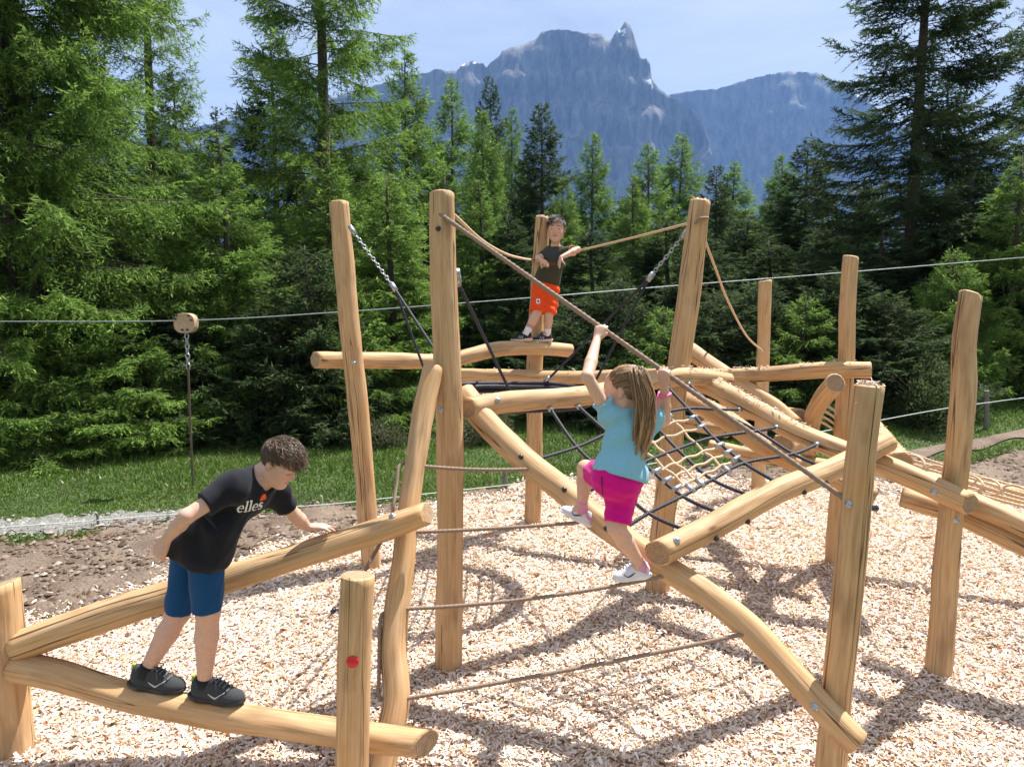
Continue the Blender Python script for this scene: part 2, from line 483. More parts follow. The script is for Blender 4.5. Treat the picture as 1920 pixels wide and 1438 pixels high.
# wood-chip bed
BED = plain('chip_bed', (0.46, 0.33, 0.22), 0.95, 0, 0.45, 70, 0.9)
cf = chip_edge(acol * 1.0, one * 1.0) + 1.0
tag(sheet('wood_chip_bed', acol, one * 1.6, cf, 0.024, 40, BED, 0.0, 5), 'bed of pale wood chips under the climbing frame', 'ground', kind='structure')

# ------------------------------------------------------------------ mountains
def rock_mat():
    m, ns, ls, b = new_mat('dolomite_rock')
    a = nd(ns, 'ShaderNodeAttribute', attribute_name='rel')      # x: metres below the ridge / 1000, y: 1 = steep
    sx = nd(ns, 'ShaderNodeSeparateXYZ'); ls.new(a.outputs['Vector'], sx.inputs[0])
    tcx = nd(ns, 'ShaderNodeTexCoord')
    mpp = nd(ns, 'ShaderNodeMapping'); mpp.inputs['Scale'].default_value = (1, 1, 0.22); ls.new(tcx.outputs['Object'], mpp.inputs['Vector'])
    n = nd(ns, 'ShaderNodeTexNoise', Scale=0.03, Detail=9.0, Roughness=0.72); ls.new(mpp.outputs['Vector'], n.inputs['Vector'])
    rk = ramp(ns, [(0.36, (0.035, 0.034, 0.034)), (0.5, (0.13, 0.125, 0.115)), (0.64, (0.225, 0.215, 0.195))]); ls.new(n.outputs['Fac'], rk.inputs['Fac'])  # strong colour contrast stands in for relief shading on the shaded faces
    n2 = nd(ns, 'ShaderNodeTexNoise', Scale=0.012, Detail=6.0, Roughness=0.6); ls.new(tcx.outputs['Object'], n2.inputs['Vector'])
    ad = nd(ns, 'ShaderNodeMath', operation='MULTIPLY_ADD'); ls.new(sx.outputs[0], ad.inputs[0]); ad.inputs[1].default_value = -0.75; ls.new(n2.outputs['Fac'], ad.inputs[2])
    sn = ramp(ns, [(0.625, (0, 0, 0)), (0.64, (1, 1, 1))]); ls.new(ad.outputs[0], sn.inputs['Fac'])
    fl = nd(ns, 'ShaderNodeMath', operation='MULTIPLY'); ls.new(sn.outputs['Color'], fl.inputs[0]); ls.new(sx.outputs[1], fl.inputs[1])
    mxx = nd(ns, 'ShaderNodeMix', data_type='RGBA'); mxx.inputs['B'].default_value = (0.85, 0.87, 0.9, 1)
    ls.new(fl.outputs[0], mxx.inputs['Factor']); ls.new(rk.outputs['Color'], mxx.inputs['A'])
    ls.new(mxx.outputs['Result'], b.inputs['Base Color']); b.inputs['Roughness'].default_value = 0.95
    bp = nd(ns, 'ShaderNodeBump', Strength=1.0, Distance=14.0); ls.new(n.outputs['Fac'], bp.inputs['Height']); ls.new(bp.outputs['Normal'], b.inputs['Normal'])
    return m
ROCK = rock_mat()
def massif(name, prof, D, seed, label, snow=1.0):
    prof = np.array(prof, float)
    px = np.unique(np.concatenate([np.arange(prof[0, 0], prof[-1, 0], 3.6), prof[:, 0]]))
    py = np.interp(px, prof[:, 0], prof[:, 1])
    rs = np.random.RandomState(seed)
    py = py + np.convolve(rs.normal(0, 1.6, len(px)), np.ones(3) / 3, 'same')
    top = np.array([U(a, c, D) for a, c in zip(px, py)])
    xs, zt = top[:, 0], top[:, 2]
    base = -40.0
    ts = np.concatenate([np.linspace(0, 0.6, 34), np.linspace(0.63, 1, 12)])
    rows, rel = [], []
    k = np.arange(len(px))
    for back in (np.linspace(1, 0.08, 8)):                                   # the slope behind the ridge
        rows.append(np.stack([xs, D + 900 * back + 0 * xs, zt - (zt - base) * (back ** 1.2) * 0.9], -1)); rel.append(np.stack([back * (zt - base) / 1000, 0 * xs + snow, 0 * xs], -1))
    for t in ts:
        z = zt - (zt - base) * t
        drop = zt - z
        fwd = np.where(drop < 420, drop * 0.16, 67 + (drop - 420) * 0.38)
        P = np.stack([xs, 0 * xs, z * 0.35], -1)
        g = vnoise(P, 0.018, seed + 3) * 42 + vnoise(P, 0.05, seed + 4) * 17 + vnoise(P, 0.13, seed + 5) * 7
        ledge = 14 * np.sin(z * 0.045 + vnoise(P, 0.01, seed + 6) * 2)
        y = D - fwd + (g + ledge) * min(1, t * 10)
        rows.append(np.stack([xs, y, z], -1)); rel.append(np.stack([drop / 1000, np.where(drop < 30, snow, 0.85 * snow), 0 * xs], -1))
    V = np.array(rows)
    me = mesh(V.reshape(-1, 3), grid_faces(len(rows), len(px), closed=False))
    attr_vec(me, 'rel', np.array(rel).reshape(-1, 3))
    return tag(put(name, me, ROCK), label, 'mountain', kind='structure')
massif('mountain', [(-700, 330), (-200, 330), (100, 285), (300, 252), (390, 234), (480, 215), (600, 190), (700, 160), (795, 138), (815, 132), (838, 134), (856, 134), (865, 122), (885, 115),
    (905, 120), (912, 128), (925, 113), (938, 104), (942, 95), (980, 84), (1005, 73), (1015, 61), (1030, 57), (1045, 56), (1070, 58), (1085, 61), (1100, 63), (1130, 64), (1133, 72), (1143, 76),
    (1148, 70), (1155, 58), (1163, 55), (1168, 46), (1173, 41), (1180, 44), (1187, 62), (1193, 80), (1200, 106), (1207, 111), (1212, 108), (1219, 122), (1222, 150), (1235, 165), (1258, 182), (1290, 202),
    (1315, 226), (1330, 262), (1333, 300), (1342, 340), (1365, 420), (1400, 520)], 3000, 11, 'blue rock massif with a pointed spire rising above the trees')
massif('mountain', [(1120, 320), (1200, 235), (1258, 176), (1300, 171), (1340, 167), (1375, 158), (1400, 149), (1430, 143), (1460, 137), (1500, 135), (1540, 138), (1550, 144), (1565, 155), (1590, 165),
    (1620, 185), (1640, 200), (1660, 225), (1700, 240), (1800, 280), (2000, 330), (2700, 360)], 3900, 23, 'flat topped snow flecked mountain behind the spruce on the right')
# ------------------------------------------------------------------ logs of the climbing frame
FRAME = empty('climbing_structure', G(1000, 1150), 'large climbing frame of peeled pale logs standing in wood chips', 'climbing frame')
def log_mesh(P, rad, seed, sides=30, lump=1.0, cut0=None, cut1=None, step=0.03):
    P = np.asarray(P, float)
    L = np.linalg.norm(np.diff(P, axis=0), axis=1).sum()
    n = max(8, int(L / step))
    C = spline(P, n)
    t = np.linspace(0, 1, n)
    r0 = np.interp(t, np.linspace(0, 1, len(rad)), rad)
    rs = np.random.RandomState(seed)
    T, N, B = frames(C)
    s = t * L
    for k in range(3):                                               # gentle sweep of a grown stem
        w = rs.uniform(2.0, 5.5); a = 0.006 * lump * rs.uniform(-1, 1)
        C = C + a * np.sin(s * w + rs.uniform(0, 6))[:, None] * (N if k % 2 else B)
    th = np.linspace(0, 2 * np.pi, sides, endpoint=False)
    q = np.stack([np.cos(th)[None, :] * np.ones((n, 1)) * 0.07, np.sin(th)[None, :] * np.ones((n, 1)) * 0.07, np.repeat(s[:, None], sides, 1) * 0.28], -1).reshape(-1, 3) + rs.uniform(-5, 5, 3)
    h = (0.045 * vnoise(q, 22, seed) + 0.028 * vnoise(q, 50, seed + 1) + 0.012 * vnoise(q, 120, seed + 2)).reshape(n, sides) * lump
    nf_ = rs.randint(6, 9)                                            # flats left by the draw-knife
    ph = rs.uniform(0, 6) + 0.35 * np.sin(s * rs.uniform(1.5, 3) + rs.uniform(0, 6)) + 0.18 * np.sin(s * rs.uniform(5, 9))
    fa = np.mod(th[None, :] + ph[:, None], 2 * np.pi / nf_) - np.pi / nf_
    fac = (np.cos(np.pi / nf_) / np.cos(fa) - 0.97) * 0.75 * (0.6 + 0.4 * np.sin(s * 2.3 + seed))[:, None]
    r = r0[:, None] * (1 + h + fac * lump)
    V = C[:, None, :] + r[..., None] * (np.cos(th)[None, :, None] * N[:, None, :] + np.sin(th)[None, :, None] * B[:, None, :])
    # slanting saw cuts: shear the end rings along the axis
    for cut, idx, sg in ((cut0, 0, -1), (cut1, n - 1, 1)):
        if cut is not None:
            cut = np.array(cut, float)
            for m_ in range(min(4, n - 1)):
                i = idx - sg * m_
                off = V[i] - C[i]
                V[i] = V[i] + (off @ cut)[:, None] * T[i] * sg * (1 - m_ / 4)
    # chamfered ends
    e0 = V[0] - T[0] * 0.006 + (C[0] - V[0]) * 0.13
    e1 = V[-1] + T[-1] * 0.006 + (C[-1] - V[-1]) * 0.13
    Vall = np.vstack([V.reshape(-1, 3), e0, e1, e0.mean(0)[None], e1.mean(0)[None]])
    gc = np.stack([r * np.cos(th), r * np.sin(th), np.repeat(s[:, None], sides, 1)], -1).reshape(-1, 3)
    gce0 = np.stack([r[0] * 0.87 * np.cos(th), r[0] * 0.87 * np.sin(th), 0 * th], -1)
    gce1 = np.stack([r[-1] * 0.87 * np.cos(th), r[-1] * 0.87 * np.sin(th), 0 * th + L], -1)
    GC = np.vstack([gc, gce0, gce1, [[0, 0, 0]], [[0, 0, L]]])
    j = np.arange(sides); j2 = (j + 1) % sides
    o = n * sides
    F1 = grid_faces(n, sides)
    F2 = np.stack([j2, j, o + j, o + j2], -1)
    F3 = np.stack([(n - 1) * sides + j, (n - 1) * sides + j2, o + sides + j2, o + sides + j], -1)
    c0, c1 = o + 2 * sides, o + 2 * sides + 1
    T1 = np.stack([np.full(sides, c0), o + j2, o + j], -1)
    T2 = np.stack([np.full(sides, c1), o + sides + j, o + sides + j2], -1)
    me = mesh(Vall, [np.vstack([F1, F2, F3]), np.vstack([T1, T2])])
    nq = len(F1) + len(F2) + len(F3)
    mi = np.zeros(len(me.polygons), np.int32); mi[nq:] = 1
    me.polygons.foreach_set('material_index', mi)
    sf = np.ones(len(me.polygons), bool); sf[nq:] = False; sf[len(F1):nq] = False
    me.polygons.foreach_set('use_smooth', sf)
    attr_vec(me, 'gc', GC + np.array([seed * 0.37, seed * 0.21, seed * 0.53]) * 0)
    return me, C
LOGC = {}
def log(key, name, P, rad, seed, **kw):
    me, C = log_mesh(P, rad, seed, **kw)
    o = put(name, me, [WOOD, WEND], FRAME)
    LOGC[key] = (o, C)
    return o
def post(key, base_px, top_px, Y, r0, r1, seed, mid=None, **kw):
    b = U(*base_px, Y); b[2] = -0.25 if b[2] > -0.25 else b[2]
    b = b.copy()
    g = G(*base_px)
    t = U(*top_px, Y)
    g2 = g.copy(); g2[1] = Y
    dirv = (g2 - t); foot = g2 + dirv / np.linalg.norm(dirv) * 0.2
    pts = [foot] + ([U(*q, Y) for q in mid] if mid else []) + [t]
    return log(key, 'post', pts, [r0] + [(r0 + r1) / 2] * (len(pts) - 2) + [r1], seed, **kw)
def gy(px, py): return float(G(px, py)[1])
YA, YB, YC, YD, YE, YF, YG = gy(698, 1068), gy(841, 1258), gy(998, 987), gy(1232, 1112), gy(1421, 927), gy(1562, 1062), gy(1757, 1270)
YH, YI, YJ = gy(1555, 1473), gy(656, 1535), gy(25, 1418)
post('A', (698, 1068), (634, 380), YA, 0.082, 0.072, 1, mid=[(680, 860), (655, 600)], cut1=(0, -0.05, 0))
post('B', (841, 1258), (828, 364), YB, 0.079, 0.067, 2, mid=[(843, 1000), (840, 700), (832, 500)], cut1=(0, -0.12, 0), lump=0.7)
post('C', (998, 987), (1018, 409), YC, 0.086, 0.066, 3, mid=[(1002, 800), (1006, 600)])
post('D', (1232, 1112), (1314, 378), YD, 0.088, 0.072, 4, mid=[(1252, 900), (1279, 640)], lump=0.7)
post('E', (1421, 927), (1436, 527), YE, 0.076, 0.068, 5, cut1=(0.15, 0, 0))
post('F', (1562, 1062), (1595, 482), YF, 0.064, 0.058, 6, mid=[(1582, 760), (1588, 600)], cut1=(-0.15, 0, 0))
post('G', (1757, 1270), (1824, 552), YG, 0.070, 0.056, 7, mid=[(1783, 980), (1802, 760), (1808, 650)], cut1=(-0.3, 0, 0))
post('H', (1555, 1473), (1630, 724), YH, 0.064, 0.056, 8, mid=[(1580, 1200), (1606, 930)], lump=0.6)
post('I', (656, 1535), (671, 1080), YI, 0.066, 0.064, 9, mid=[(662, 1350), (664, 1230)], lump=0.7, cut1=(0, -0.1, 0))
post('J', (22, 1418), (-6, 1100), YJ, 0.105, 0.088, 10, mid=[(5, 1250)], cut1=(0.35, 0, 0))

def beam(key, pts, Y0, Y1, rad, seed, **kw):
    return log(key, 'beam', lineY(pts, Y0, Y1), rad, seed, **kw)
beam('L1', [(30, 1248), (120, 1268), (250, 1308), (400, 1340), (530, 1358), (680, 1380), (798, 1392)], YJ - 0.02, YI + 0.14, [0.066, 0.062, 0.060, 0.058, 0.058], 21, cut1=(0, .75, 0))
beam('L2', [(30, 1212), (200, 1152), (330, 1113), (450, 1079), (580, 1037), (700, 998), (800, 962)], YJ - 0.01, 3.13, [0.066, 0.072, 0.066, 0.062, 0.056], 22, cut1=(0.1, .45, 0))
# leaning log: rises away from the camera
def lean(px, py, Y0, k):
    d = ray(px, py)
    t = (Y0 + k * CAM_H) / (d[1] - k * d[2])
    return EYE + d * t
P3 = [lean(*p, 2.78, 0.47) for p in [(702, 1480), (722, 1400), (742, 1310), (736, 1220), (744, 1130), (757, 1050), (768, 950), (784, 840), (797, 760), (813, 690)]]
log('L3', 'beam', P3, [0.066, 0.064, 0.058, 0.056, 0.056], 23)
beam('L4', [(868, 738), (910, 790), (985, 862), (1060, 922), (1130, 982), (1230, 1052), (1320, 1108), (1400, 1172), (1480, 1258), (1545, 1330), (1607, 1392)], YB + 0.2, YH - 0.13, [0.070, 0.070, 0.068, 0.062, 0.060, 0.058], 24)
beam('L5', [(1234, 1038), (1330, 990), (1450, 925), (1560, 880), (1662, 829)], 3.0, 3.80, [0.062, 0.062, 0.060, 0.060], 25, lump=0.7, cut0=(0, .5, 0), cut1=(0.3, 0, 0))
beam('U1', [(592, 675), (700, 675), (830, 677), (880, 667), (940, 654), (1010, 653), (1069, 658)], 5.21, 6.35, [0.066, 0.066, 0.062, 0.064, 0.066, 0.062], 26, cut0=(0, .4, 0))
beam('U2', [(845, 702), (1000, 706), (1150, 706), (1290, 706), (1420, 702), (1540, 695), (1632, 694)], 6.5, 5.09, [0.060, 0.058, 0.060, 0.062, 0.064], 27)
beam('U3', [(876, 766), (960, 752), (1080, 742), (1160, 730), (1230, 712), (1300, 708), (1368, 717)], YB + 0.07, YD + 0.1, [0.062, 0.062, 0.066, 0.066, 0.060], 28, cut0=(0, .5, 0), cut1=(0, .4, 0))
beam('L6', [(1300, 712), (1349, 733), (1440, 780), (1488, 806), (1587, 850), (1646, 871), (1726, 904), (1818, 944)], 4.86, YG - 0.13, [0.070, 0.068, 0.064, 0.062, 0.062], 29, cut1=(0, .6, 0))
beam('L7', [(1290, 655), (1345, 692), (1400, 730), (1450, 763), (1492, 796)], 5.9, 5.05, [0.075, 0.070, 0.066, 0.060], 30)
beam('M1', [(1262, 742), (1340, 776), (1440, 838), (1540, 890), (1640, 934)], 5.15, 4.35, [0.075, 0.072, 0.068, 0.064], 31)
beam('M2', [(1270, 790), (1365, 808)], 5.6, 5.2, [0.060, 0.058], 32)
beam('M4', [(1330, 838), (1430, 858), (1560, 876)], 5.7, 5.3, [0.060, 0.06, 0.058], 33)
beam('M5', [(1467, 834), (1530, 822)], 4.55, 5.2, [0.075, 0.07], 34)
beam('M6', [(1498, 782), (1380, 770)], 5.15, 6.4, [0.070, 0.070], 35)
beam('M7', [(1462, 768), (1360, 752)], 5.75, 6.9, [0.066, 0.066], 36)
beam('K', [(1567, 719), (1545, 745), (1527, 775), (1519, 812), (1518, 845)], 4.7, 5.4, [0.066, 0.064, 0.062, 0.060], 37, cut0=(0, .6, 0))
beam('N', [(1686, 872), (1664, 842), (1640, 812), (1612, 780)], 4.35, 5.6, [0.085, 0.088, 0.09, 0.09], 38)
beam('Q1', [(1692, 932), (1790, 962), (1900, 1010), (2010, 1066)], 3.98, 3.35, [0.060, 0.060, 0.062], 39, cut0=(0, .6, 0))
beam('Q2', [(1800, 932), (1860, 958), (1920, 985), (2060, 1050)], 3.72, 3.25, [0.058, 0.058, 0.06], 40)
beam('Q3', [(1640, 876), (1760, 902), (1920, 930), (2080, 960)], 5.2, 4.5, [0.062, 0.060, 0.06], 41)

# ------------------------------------------------------------------ bolts, caps
def lathe(prof, n=14):
    prof = np.array(prof, float); th = np.linspace(0, 2 * np.pi, n, endpoint=False)
    V = np.stack([prof[:, :1] * np.cos(th), prof[:, :1] * np.sin(th), np.repeat(prof[:, 1:2], n, 1)], -1).reshape(-1, 3)
    return V, [grid_faces(len(prof), n)]
boltme = mesh(*lathe([(0.0, -0.01), (0.021, -0.01), (0.021, 0.004), (0.019, 0.006), (0.010, 0.006), (0.010, 0.013), (0.007, 0.016), (0.0, 0.017)]))
boltme.materials.append(STEEL)
capme = mesh(*lathe([(0.0, -0.01), (0.017, -0.01), (0.017, 0.006), (0.015, 0.013), (0.010, 0.018), (0.004, 0.0205), (0.0, 0.021)]))
capme.materials.append(BLACKP)
def surface_hit(key, px, py, exact=True):
    """point where the sight line meets the log's skin, and the outward direction"""
    o, C = LOGC[key]
    d = ray(px, py); d = d / np.linalg.norm(d)
    off = root_loc(FRAME)
    ok, loc, nrm, _ = o.ray_cast(Vector(tuple(EYE - off)), Vector(tuple(d)))
    if ok: return np.array(loc) + off, np.array(nrm)
    k = np.argmin([np.linalg.norm(np.cross(c - EYE, d)) for c in C])
    return C[k], -d
def stud(key, px, py, me, name):
    p, n = surface_hit(key, px, py)
    o = bpy.data.objects.new(name, me); COL.objects.link(o)
    o.parent = LOGC[key][0]
    o.matrix_local = Matrix.Translation(tuple(-root_loc(FRAME))) @ frame_to(p, n, s=0.8)
    return o
bpy.context.view_layer.update()
for key, px, py in [('A', 664, 680), ('B', 827, 769), ('U1', 1032, 661), ('U3', 933, 750), ('L2', 736, 967), ('L5', 1269, 1013), ('L4', 1527, 1325), ('H', 1591, 945), ('G', 1793, 975), ('L6', 1751, 923), ('F', 1589, 702)]:
    stud(key, px, py, boltme, 'bolt')
for key, px, py in [('L4', 977, 857), ('L4', 1058, 918), ('L4', 1137, 991), ('L5', 1342, 1009), ('L5', 1401, 977), ('L5', 1457, 951), ('L5', 1507, 922), ('L5', 1548, 905), ('B', 822, 429)]:
    stud(key, px, py, capme, 'cap')
# round red plaque with a white emblem on a rubbed-down flat of the near post
p, n = surface_hit('I', 661, 1240)
RED = plain('red_enamel', (0.55, 0.02, 0.03), 0.35, 0, 0.05, 30); WHITE = plain('white_paint', (0.8, 0.8, 0.78), 0.5, 0, 0.04, 30)
V, F = lathe([(0.0, -0.004), (0.0235, -0.004), (0.0235, 0.004), (0.0215, 0.006), (0.0, 0.006)], 28)
pl = bpy.data.objects.new('plaque', mesh(V, F)); pl.data.materials.append(RED); COL.objects.link(pl); pl.parent = LOGC['I'][0]
nn = n.copy(); nn[2] = 0
pl.matrix_local = Matrix.Translation(tuple(-root_loc(FRAME))) @ frame_to(p, nn)
em = []
def bar(x0, y0, x1, y1, w, z=0.0062, h=0.003):
    a = np.array([x0, y0]); c = np.array([x1, y1]); d = (c - a) / np.linalg.norm(c - a); q = np.array([-d[1], d[0]]) * w / 2
    P = [a + q, a - q, c - q, c + q]
    V = np.array([[*k, z] for k in P] + [[*k, z + h] for k in P])
    F = np.array([[0, 1, 2, 3], [7, 6, 5, 4], [0, 4, 5, 1], [1, 5, 6, 2], [2, 6, 7, 3], [3, 7, 4, 0]])
    return V, F
for q in [(-.002, -.011, -.002, .011, .0022), (.004, -.012, .004, .009, .0022), (-.009, -.006, .012, -.010, .0018), (-.009, .001, .011, -.003, .0018), (-.007, .008, .010, .004, .0018), (.010, -.012, .010, .006, .0016), (-.008, -.009, -.008, .010, .0016)]:
    em.append(bar(*q[:4], q[4] * 2.3))
V, F = join(em)
e = bpy.data.objects.new('emblem', mesh(V, F, False)); e.data.materials.append(WHITE); COL.objects.link(e); e.parent = LOGC['I'][0]; e.matrix_local = pl.matrix_local
bpy.context.view_layer.update()

# ------------------------------------------------------------------ ropes
def rope_mesh(P, r, pitch=None, n=None, lobes=3):
    P = np.asarray(P, float)
    pitch = pitch or r * 7.5
    L = np.linalg.norm(np.diff(P, axis=0), axis=1).sum()
    n = n or max(6, int(L / (pitch / 8)))
    return tube(spline(P, n), r, 10, lobes, pitch, 0.17)
def rope(name, P, r, mat, label=None, cat='rope', parent=None, group=None, pitch=None):
    V, F = rope_mesh(P, r, pitch)
    if parent is None:
        base = np.array(P[0], float)
        o = put(name, mesh(V - base, F), mat); o.location = tuple(base)
        return tag(o, label, cat, group)
    return put(name, mesh(V, F), mat, parent)
def at_log(key, px, py, inset=0.02):
    p, n = surface_hit(key, px, py)
    return p - n * inset
def sag(a, b, s, k=9):
    t = np.linspace(0, 1, k)[:, None]
    P = np.array(a) * (1 - t) + np.array(b) * t
    P[:, 2] -= 4 * s * (t * (1 - t))[:, 0]
    return P
RB = 0.0088
HR0 = at_log('B', 824, 401, 0.01); HR1 = at_log('H', 1578, 934, 0.01)
rope('hand_rope', np.array([HR0, HR1]), 0.0112, ROPE_BROWN, 'brown hand rope running diagonally from tall post down to the right')
V, F = tube(np.array([U(1612, 951, YH + 0.03), U(1644, 953, YH + 0.05)]), 0.013, 12)
put('rope_stopper', mesh(V, F), BLACKP, LOGC['H'][0])
def foot_rope(p3, p4, label, s=0.01):
    a = at_log('L3', *p3, 0.03); c = at_log('L4', *p4, 0.03)
    rope('foot_rope', sag(a, c, s), RB, ROPE_BROWN, label)
    return a, c
FR1 = foot_rope((790, 872), (1000, 876), 'topmost brown foot rope between leaning logs', 0.012)
FR2 = foot_rope((770, 997), (1102, 984), 'brown foot rope under the raised shoe of the climbing girl', 0.006)
FR3 = foot_rope((757, 1142), (1258, 1078), 'brown foot rope under the lower shoe of the climbing girl', 0.03)
FR4 = foot_rope((757, 1312), (1405, 1190), 'lowest brown foot rope just above the wood chips', 0.012)
def L3pt(px, py, dy=0.0):
    p = lean(px, py, 2.78, 0.47); p[1] += dy; return p
rope('side_rope', [L3pt(762, 866, 0.0), L3pt(750, 872, -0.03), L3pt(746, 905, -0.04), L3pt(740, 950, -0.05), L3pt(733, 975, 0.07), L3pt(714, 1016, 0.05), L3pt(684, 1072, 0.0), L3pt(676, 1110, 0.02)], RB, ROPE_BROWN, 'brown rope slanting along the upper left side of the leaning log')
rope('side_rope', [L3pt(728, 1146, 0), L3pt(716, 1152, -0.02), L3pt(714, 1200, -0.03), L3pt(713, 1260, -0.03), L3pt(713, 1298, -0.03), L3pt(728, 1316, 0)], RB, ROPE_BROWN, 'brown rope looped down the lower left side of the leaning log')
# loose bolt end behind the near post
V, F = tube(np.array([U(606, 1160, 3.35), U(629, 1138, 3.35)]), 0.007, 8)
V2, F2 = tube(np.array([U(626, 1142, 3.35), U(634, 1132, 3.35)]), 0.016, 10)
pin = empty('ground_pin', G(606, 1160), 'small black headed ground pin in the chips behind the near post', 'pin')
put('rod', mesh(*tube(np.array([G(600, 1168) - [0, 0, .04], G(600, 1168) + [0.09, 0.0, 0.085]]), 0.006, 8)), ROPE_BROWN, pin)
q = G(600, 1168) + np.array([0.09, 0.0, 0.085])
put('head', mesh(*tube(np.array([q - [.012, 0, .011], q + [.012, 0, .011]]), 0.017, 10)), BLACKP, pin)
# slack tan ropes at the top
TR = 0.009
B0 = U(852, 404, YB + 0.04); C0 = U(1000, 487, YC - 0.02); D0 = U(1318, 412, YD - 0.02)
rope('slack_rope', spline([B0, U(905, 452, 4.45), U(950, 477, 5.2), U(985, 486, 5.9), C0], 30), TR, ROPE_TAN, 'slack tan rope from the tall front post to the boy at back post')
rope('slack_rope', spline([U(1012, 484, YC - 0.04), U(1060, 474, 6.42), U(1085, 470, 6.28), U(1190, 445, 5.7), D0], 40), TR, ROPE_TAN, 'taut tan rope from the back post behind the boy to the right post')
rope('slack_rope', spline([U(1322, 452, YD + 0.04), U(1340, 500, 5.4), U(1365, 565, 6.0), U(1400, 630, 6.8), U(1432, 660, YE - 0.06)], 40), TR, ROPE_TAN, 'slack tan rope hanging from the right post to a rear post')
V, F = rope_mesh([U(1303, 420, YD - 0.085), U(1312, 410, YD - 0.1), U(1328, 409, YD - 0.075)], 0.010)
put('rope_knot', mesh(V, F), ROPE_BROWN, LOGC['D'][0])

# ------------------------------------------------------------------ nest (rope basket) hung between the four posts
nc = np.array([(-1.09 + -0.35 + 0.19 + 1.04) / 4 + 0.02, 5.02, 1.40]); nr = 0.60
NEST = empty('nest_swing', nc, 'black rope nest hung on chains between the four tall posts', 'nest swing')
th = np.linspace(0, 2 * np.pi, 49)
for k, (dr, dz, rr) in enumerate([(0, 0, 0.024), (-0.03, -0.028, 0.020), (0.028, -0.022, 0.020), (0.0, 0.036, 0.018), (-0.045, 0.012, 0.018)]):
    P = np.stack([nc[0] + (nr + dr) * np.cos(th), nc[1] + (nr + dr) * np.sin(th), nc[2] + dz + 0.004 * np.sin(th * 5 + k)], -1)
    put('rim_rope', mesh(*tube(spline(P, 260), rr, 10, 4, 0.12, 0.2)), ROPE_BLACK, NEST)
seat = []
for k in range(-5, 6):
    a = k * 0.1
    w = math.sqrt(max(nr * nr - a * a, 0.01))
    for dirn in (0, 1):
        t = np.linspace(-1, 1, 11)
        P = np.stack([t * w, 0 * t + a, -0.08 * (1 - (t * w / nr) ** 2) * (1 - (a / nr) ** 2)], -1)
        if dirn: P = P[:, [1, 0, 2]]
        seat.append(tube(P + nc - [0, 0, 0.02], 0.008, 6))
V, F = join(seat)
tag(put('seat_net', mesh(V, F), ROPE_TAN, NEST))
def chain_mesh(a, c, link=0.038, r=0.0038):
    a, c = np.array(a), np.array(c); L = np.linalg.norm(c - a); n = max(2, int(L / (link * 0.72)))
    d = (c - a) / L
    T, N, B = frames(np.array([a, c]))
    parts = []
    th = np.linspace(0, 2 * np.pi, 13)
    for k in range(n):
        mid = a + d * (k + 0.5) * L / n
        w = N[0] if k % 2 else B[0]
        P = mid + np.outer(np.cos(th) * link / 2, d) + np.outer(np.sin(th) * link * 0.3, w)
        parts.append(tube(P, r, 6, cap=False))
    return join(parts)
def rim(ang): return nc + np.array([nr * math.cos(ang), nr * math.sin(ang), 0.03])
def hang(top_px, Yt, split_px, Ys, angs, key):
    a = U(*top_px, Yt); s = U(*split_px, Ys)
    d = (s - a) / np.linalg.norm(s - a)
    put('shackle', mesh(*tube(np.array([a - d * 0.02, a + d * 0.06]), 0.018, 8)), STEEL, NEST)
    put('chain', mesh(*chain_mesh(a + d * 0.04, s)), STEEL, NEST)
    put('clamp', mesh(*tube(np.array([s - d * 0.02, s + d * 0.05]), 0.020, 8)), STEEL, NEST)
    for an in angs:
        e = rim(an)
        put('hanger_rope', mesh(*rope_mesh(np.array([s + d * 0.03, e]), 0.0095)), ROPE_BLACK, NEST)
        dd = (e - s) / np.linalg.norm(e - s)
        put('clamp', mesh(*tube(np.array([e - dd * 0.10, e - dd * 0.03]), 0.019, 8)), STEEL, NEST)
hang((658, 428), YA - 0.06, (736, 536), YA - 0.1, (R(165), R(245)), 'A')
hang((1288, 433), YD + 0.06, (1222, 516), YD + 0.15, (R(-5), R(62)), 'D')
hang((857, 512), YB + 0.05, (858, 522), YB + 0.08, (R(275), R(225)), 'B')

# ------------------------------------------------------------------ climbing net
def online(key, px, py):
    """nearest point of a log's axis to a sight line"""
    o, C = LOGC[key]
    d = ray(px, py); d = d / np.linalg.norm(d)
    return C[np.argmin(np.linalg.norm(np.cross(C - EYE, d), axis=1))]
NET = empty('climbing_net', online('L4', 1137, 990), 'slanting climbing net of black and tan ropes right of the climbing girl', 'climbing net')
us = [0.20, 0.37, 0.54, 0.70, 0.86]
top_pts = [surface_hit('U3', x, y)[0] for x, y in [(1030, 764), (1082, 760), (1160, 748), (1252, 726), (1289, 718)]]
bot_pts = [online('L5', x, y + 14) for x, y in [(1302, 990), (1366, 958), (1428, 930), (1478, 906), (1556, 872)]]
lef_pts = [online('L4', x - 10, y + 10) for x, y in [(1000, 862), (1084, 922), (1160, 990)]]
rig_pts = [surface_hit('L6', x, y)[0] for x, y in [(1388, 768), (1457, 801), (1533, 833)]]
vs = [0.25, 0.5, 0.75]
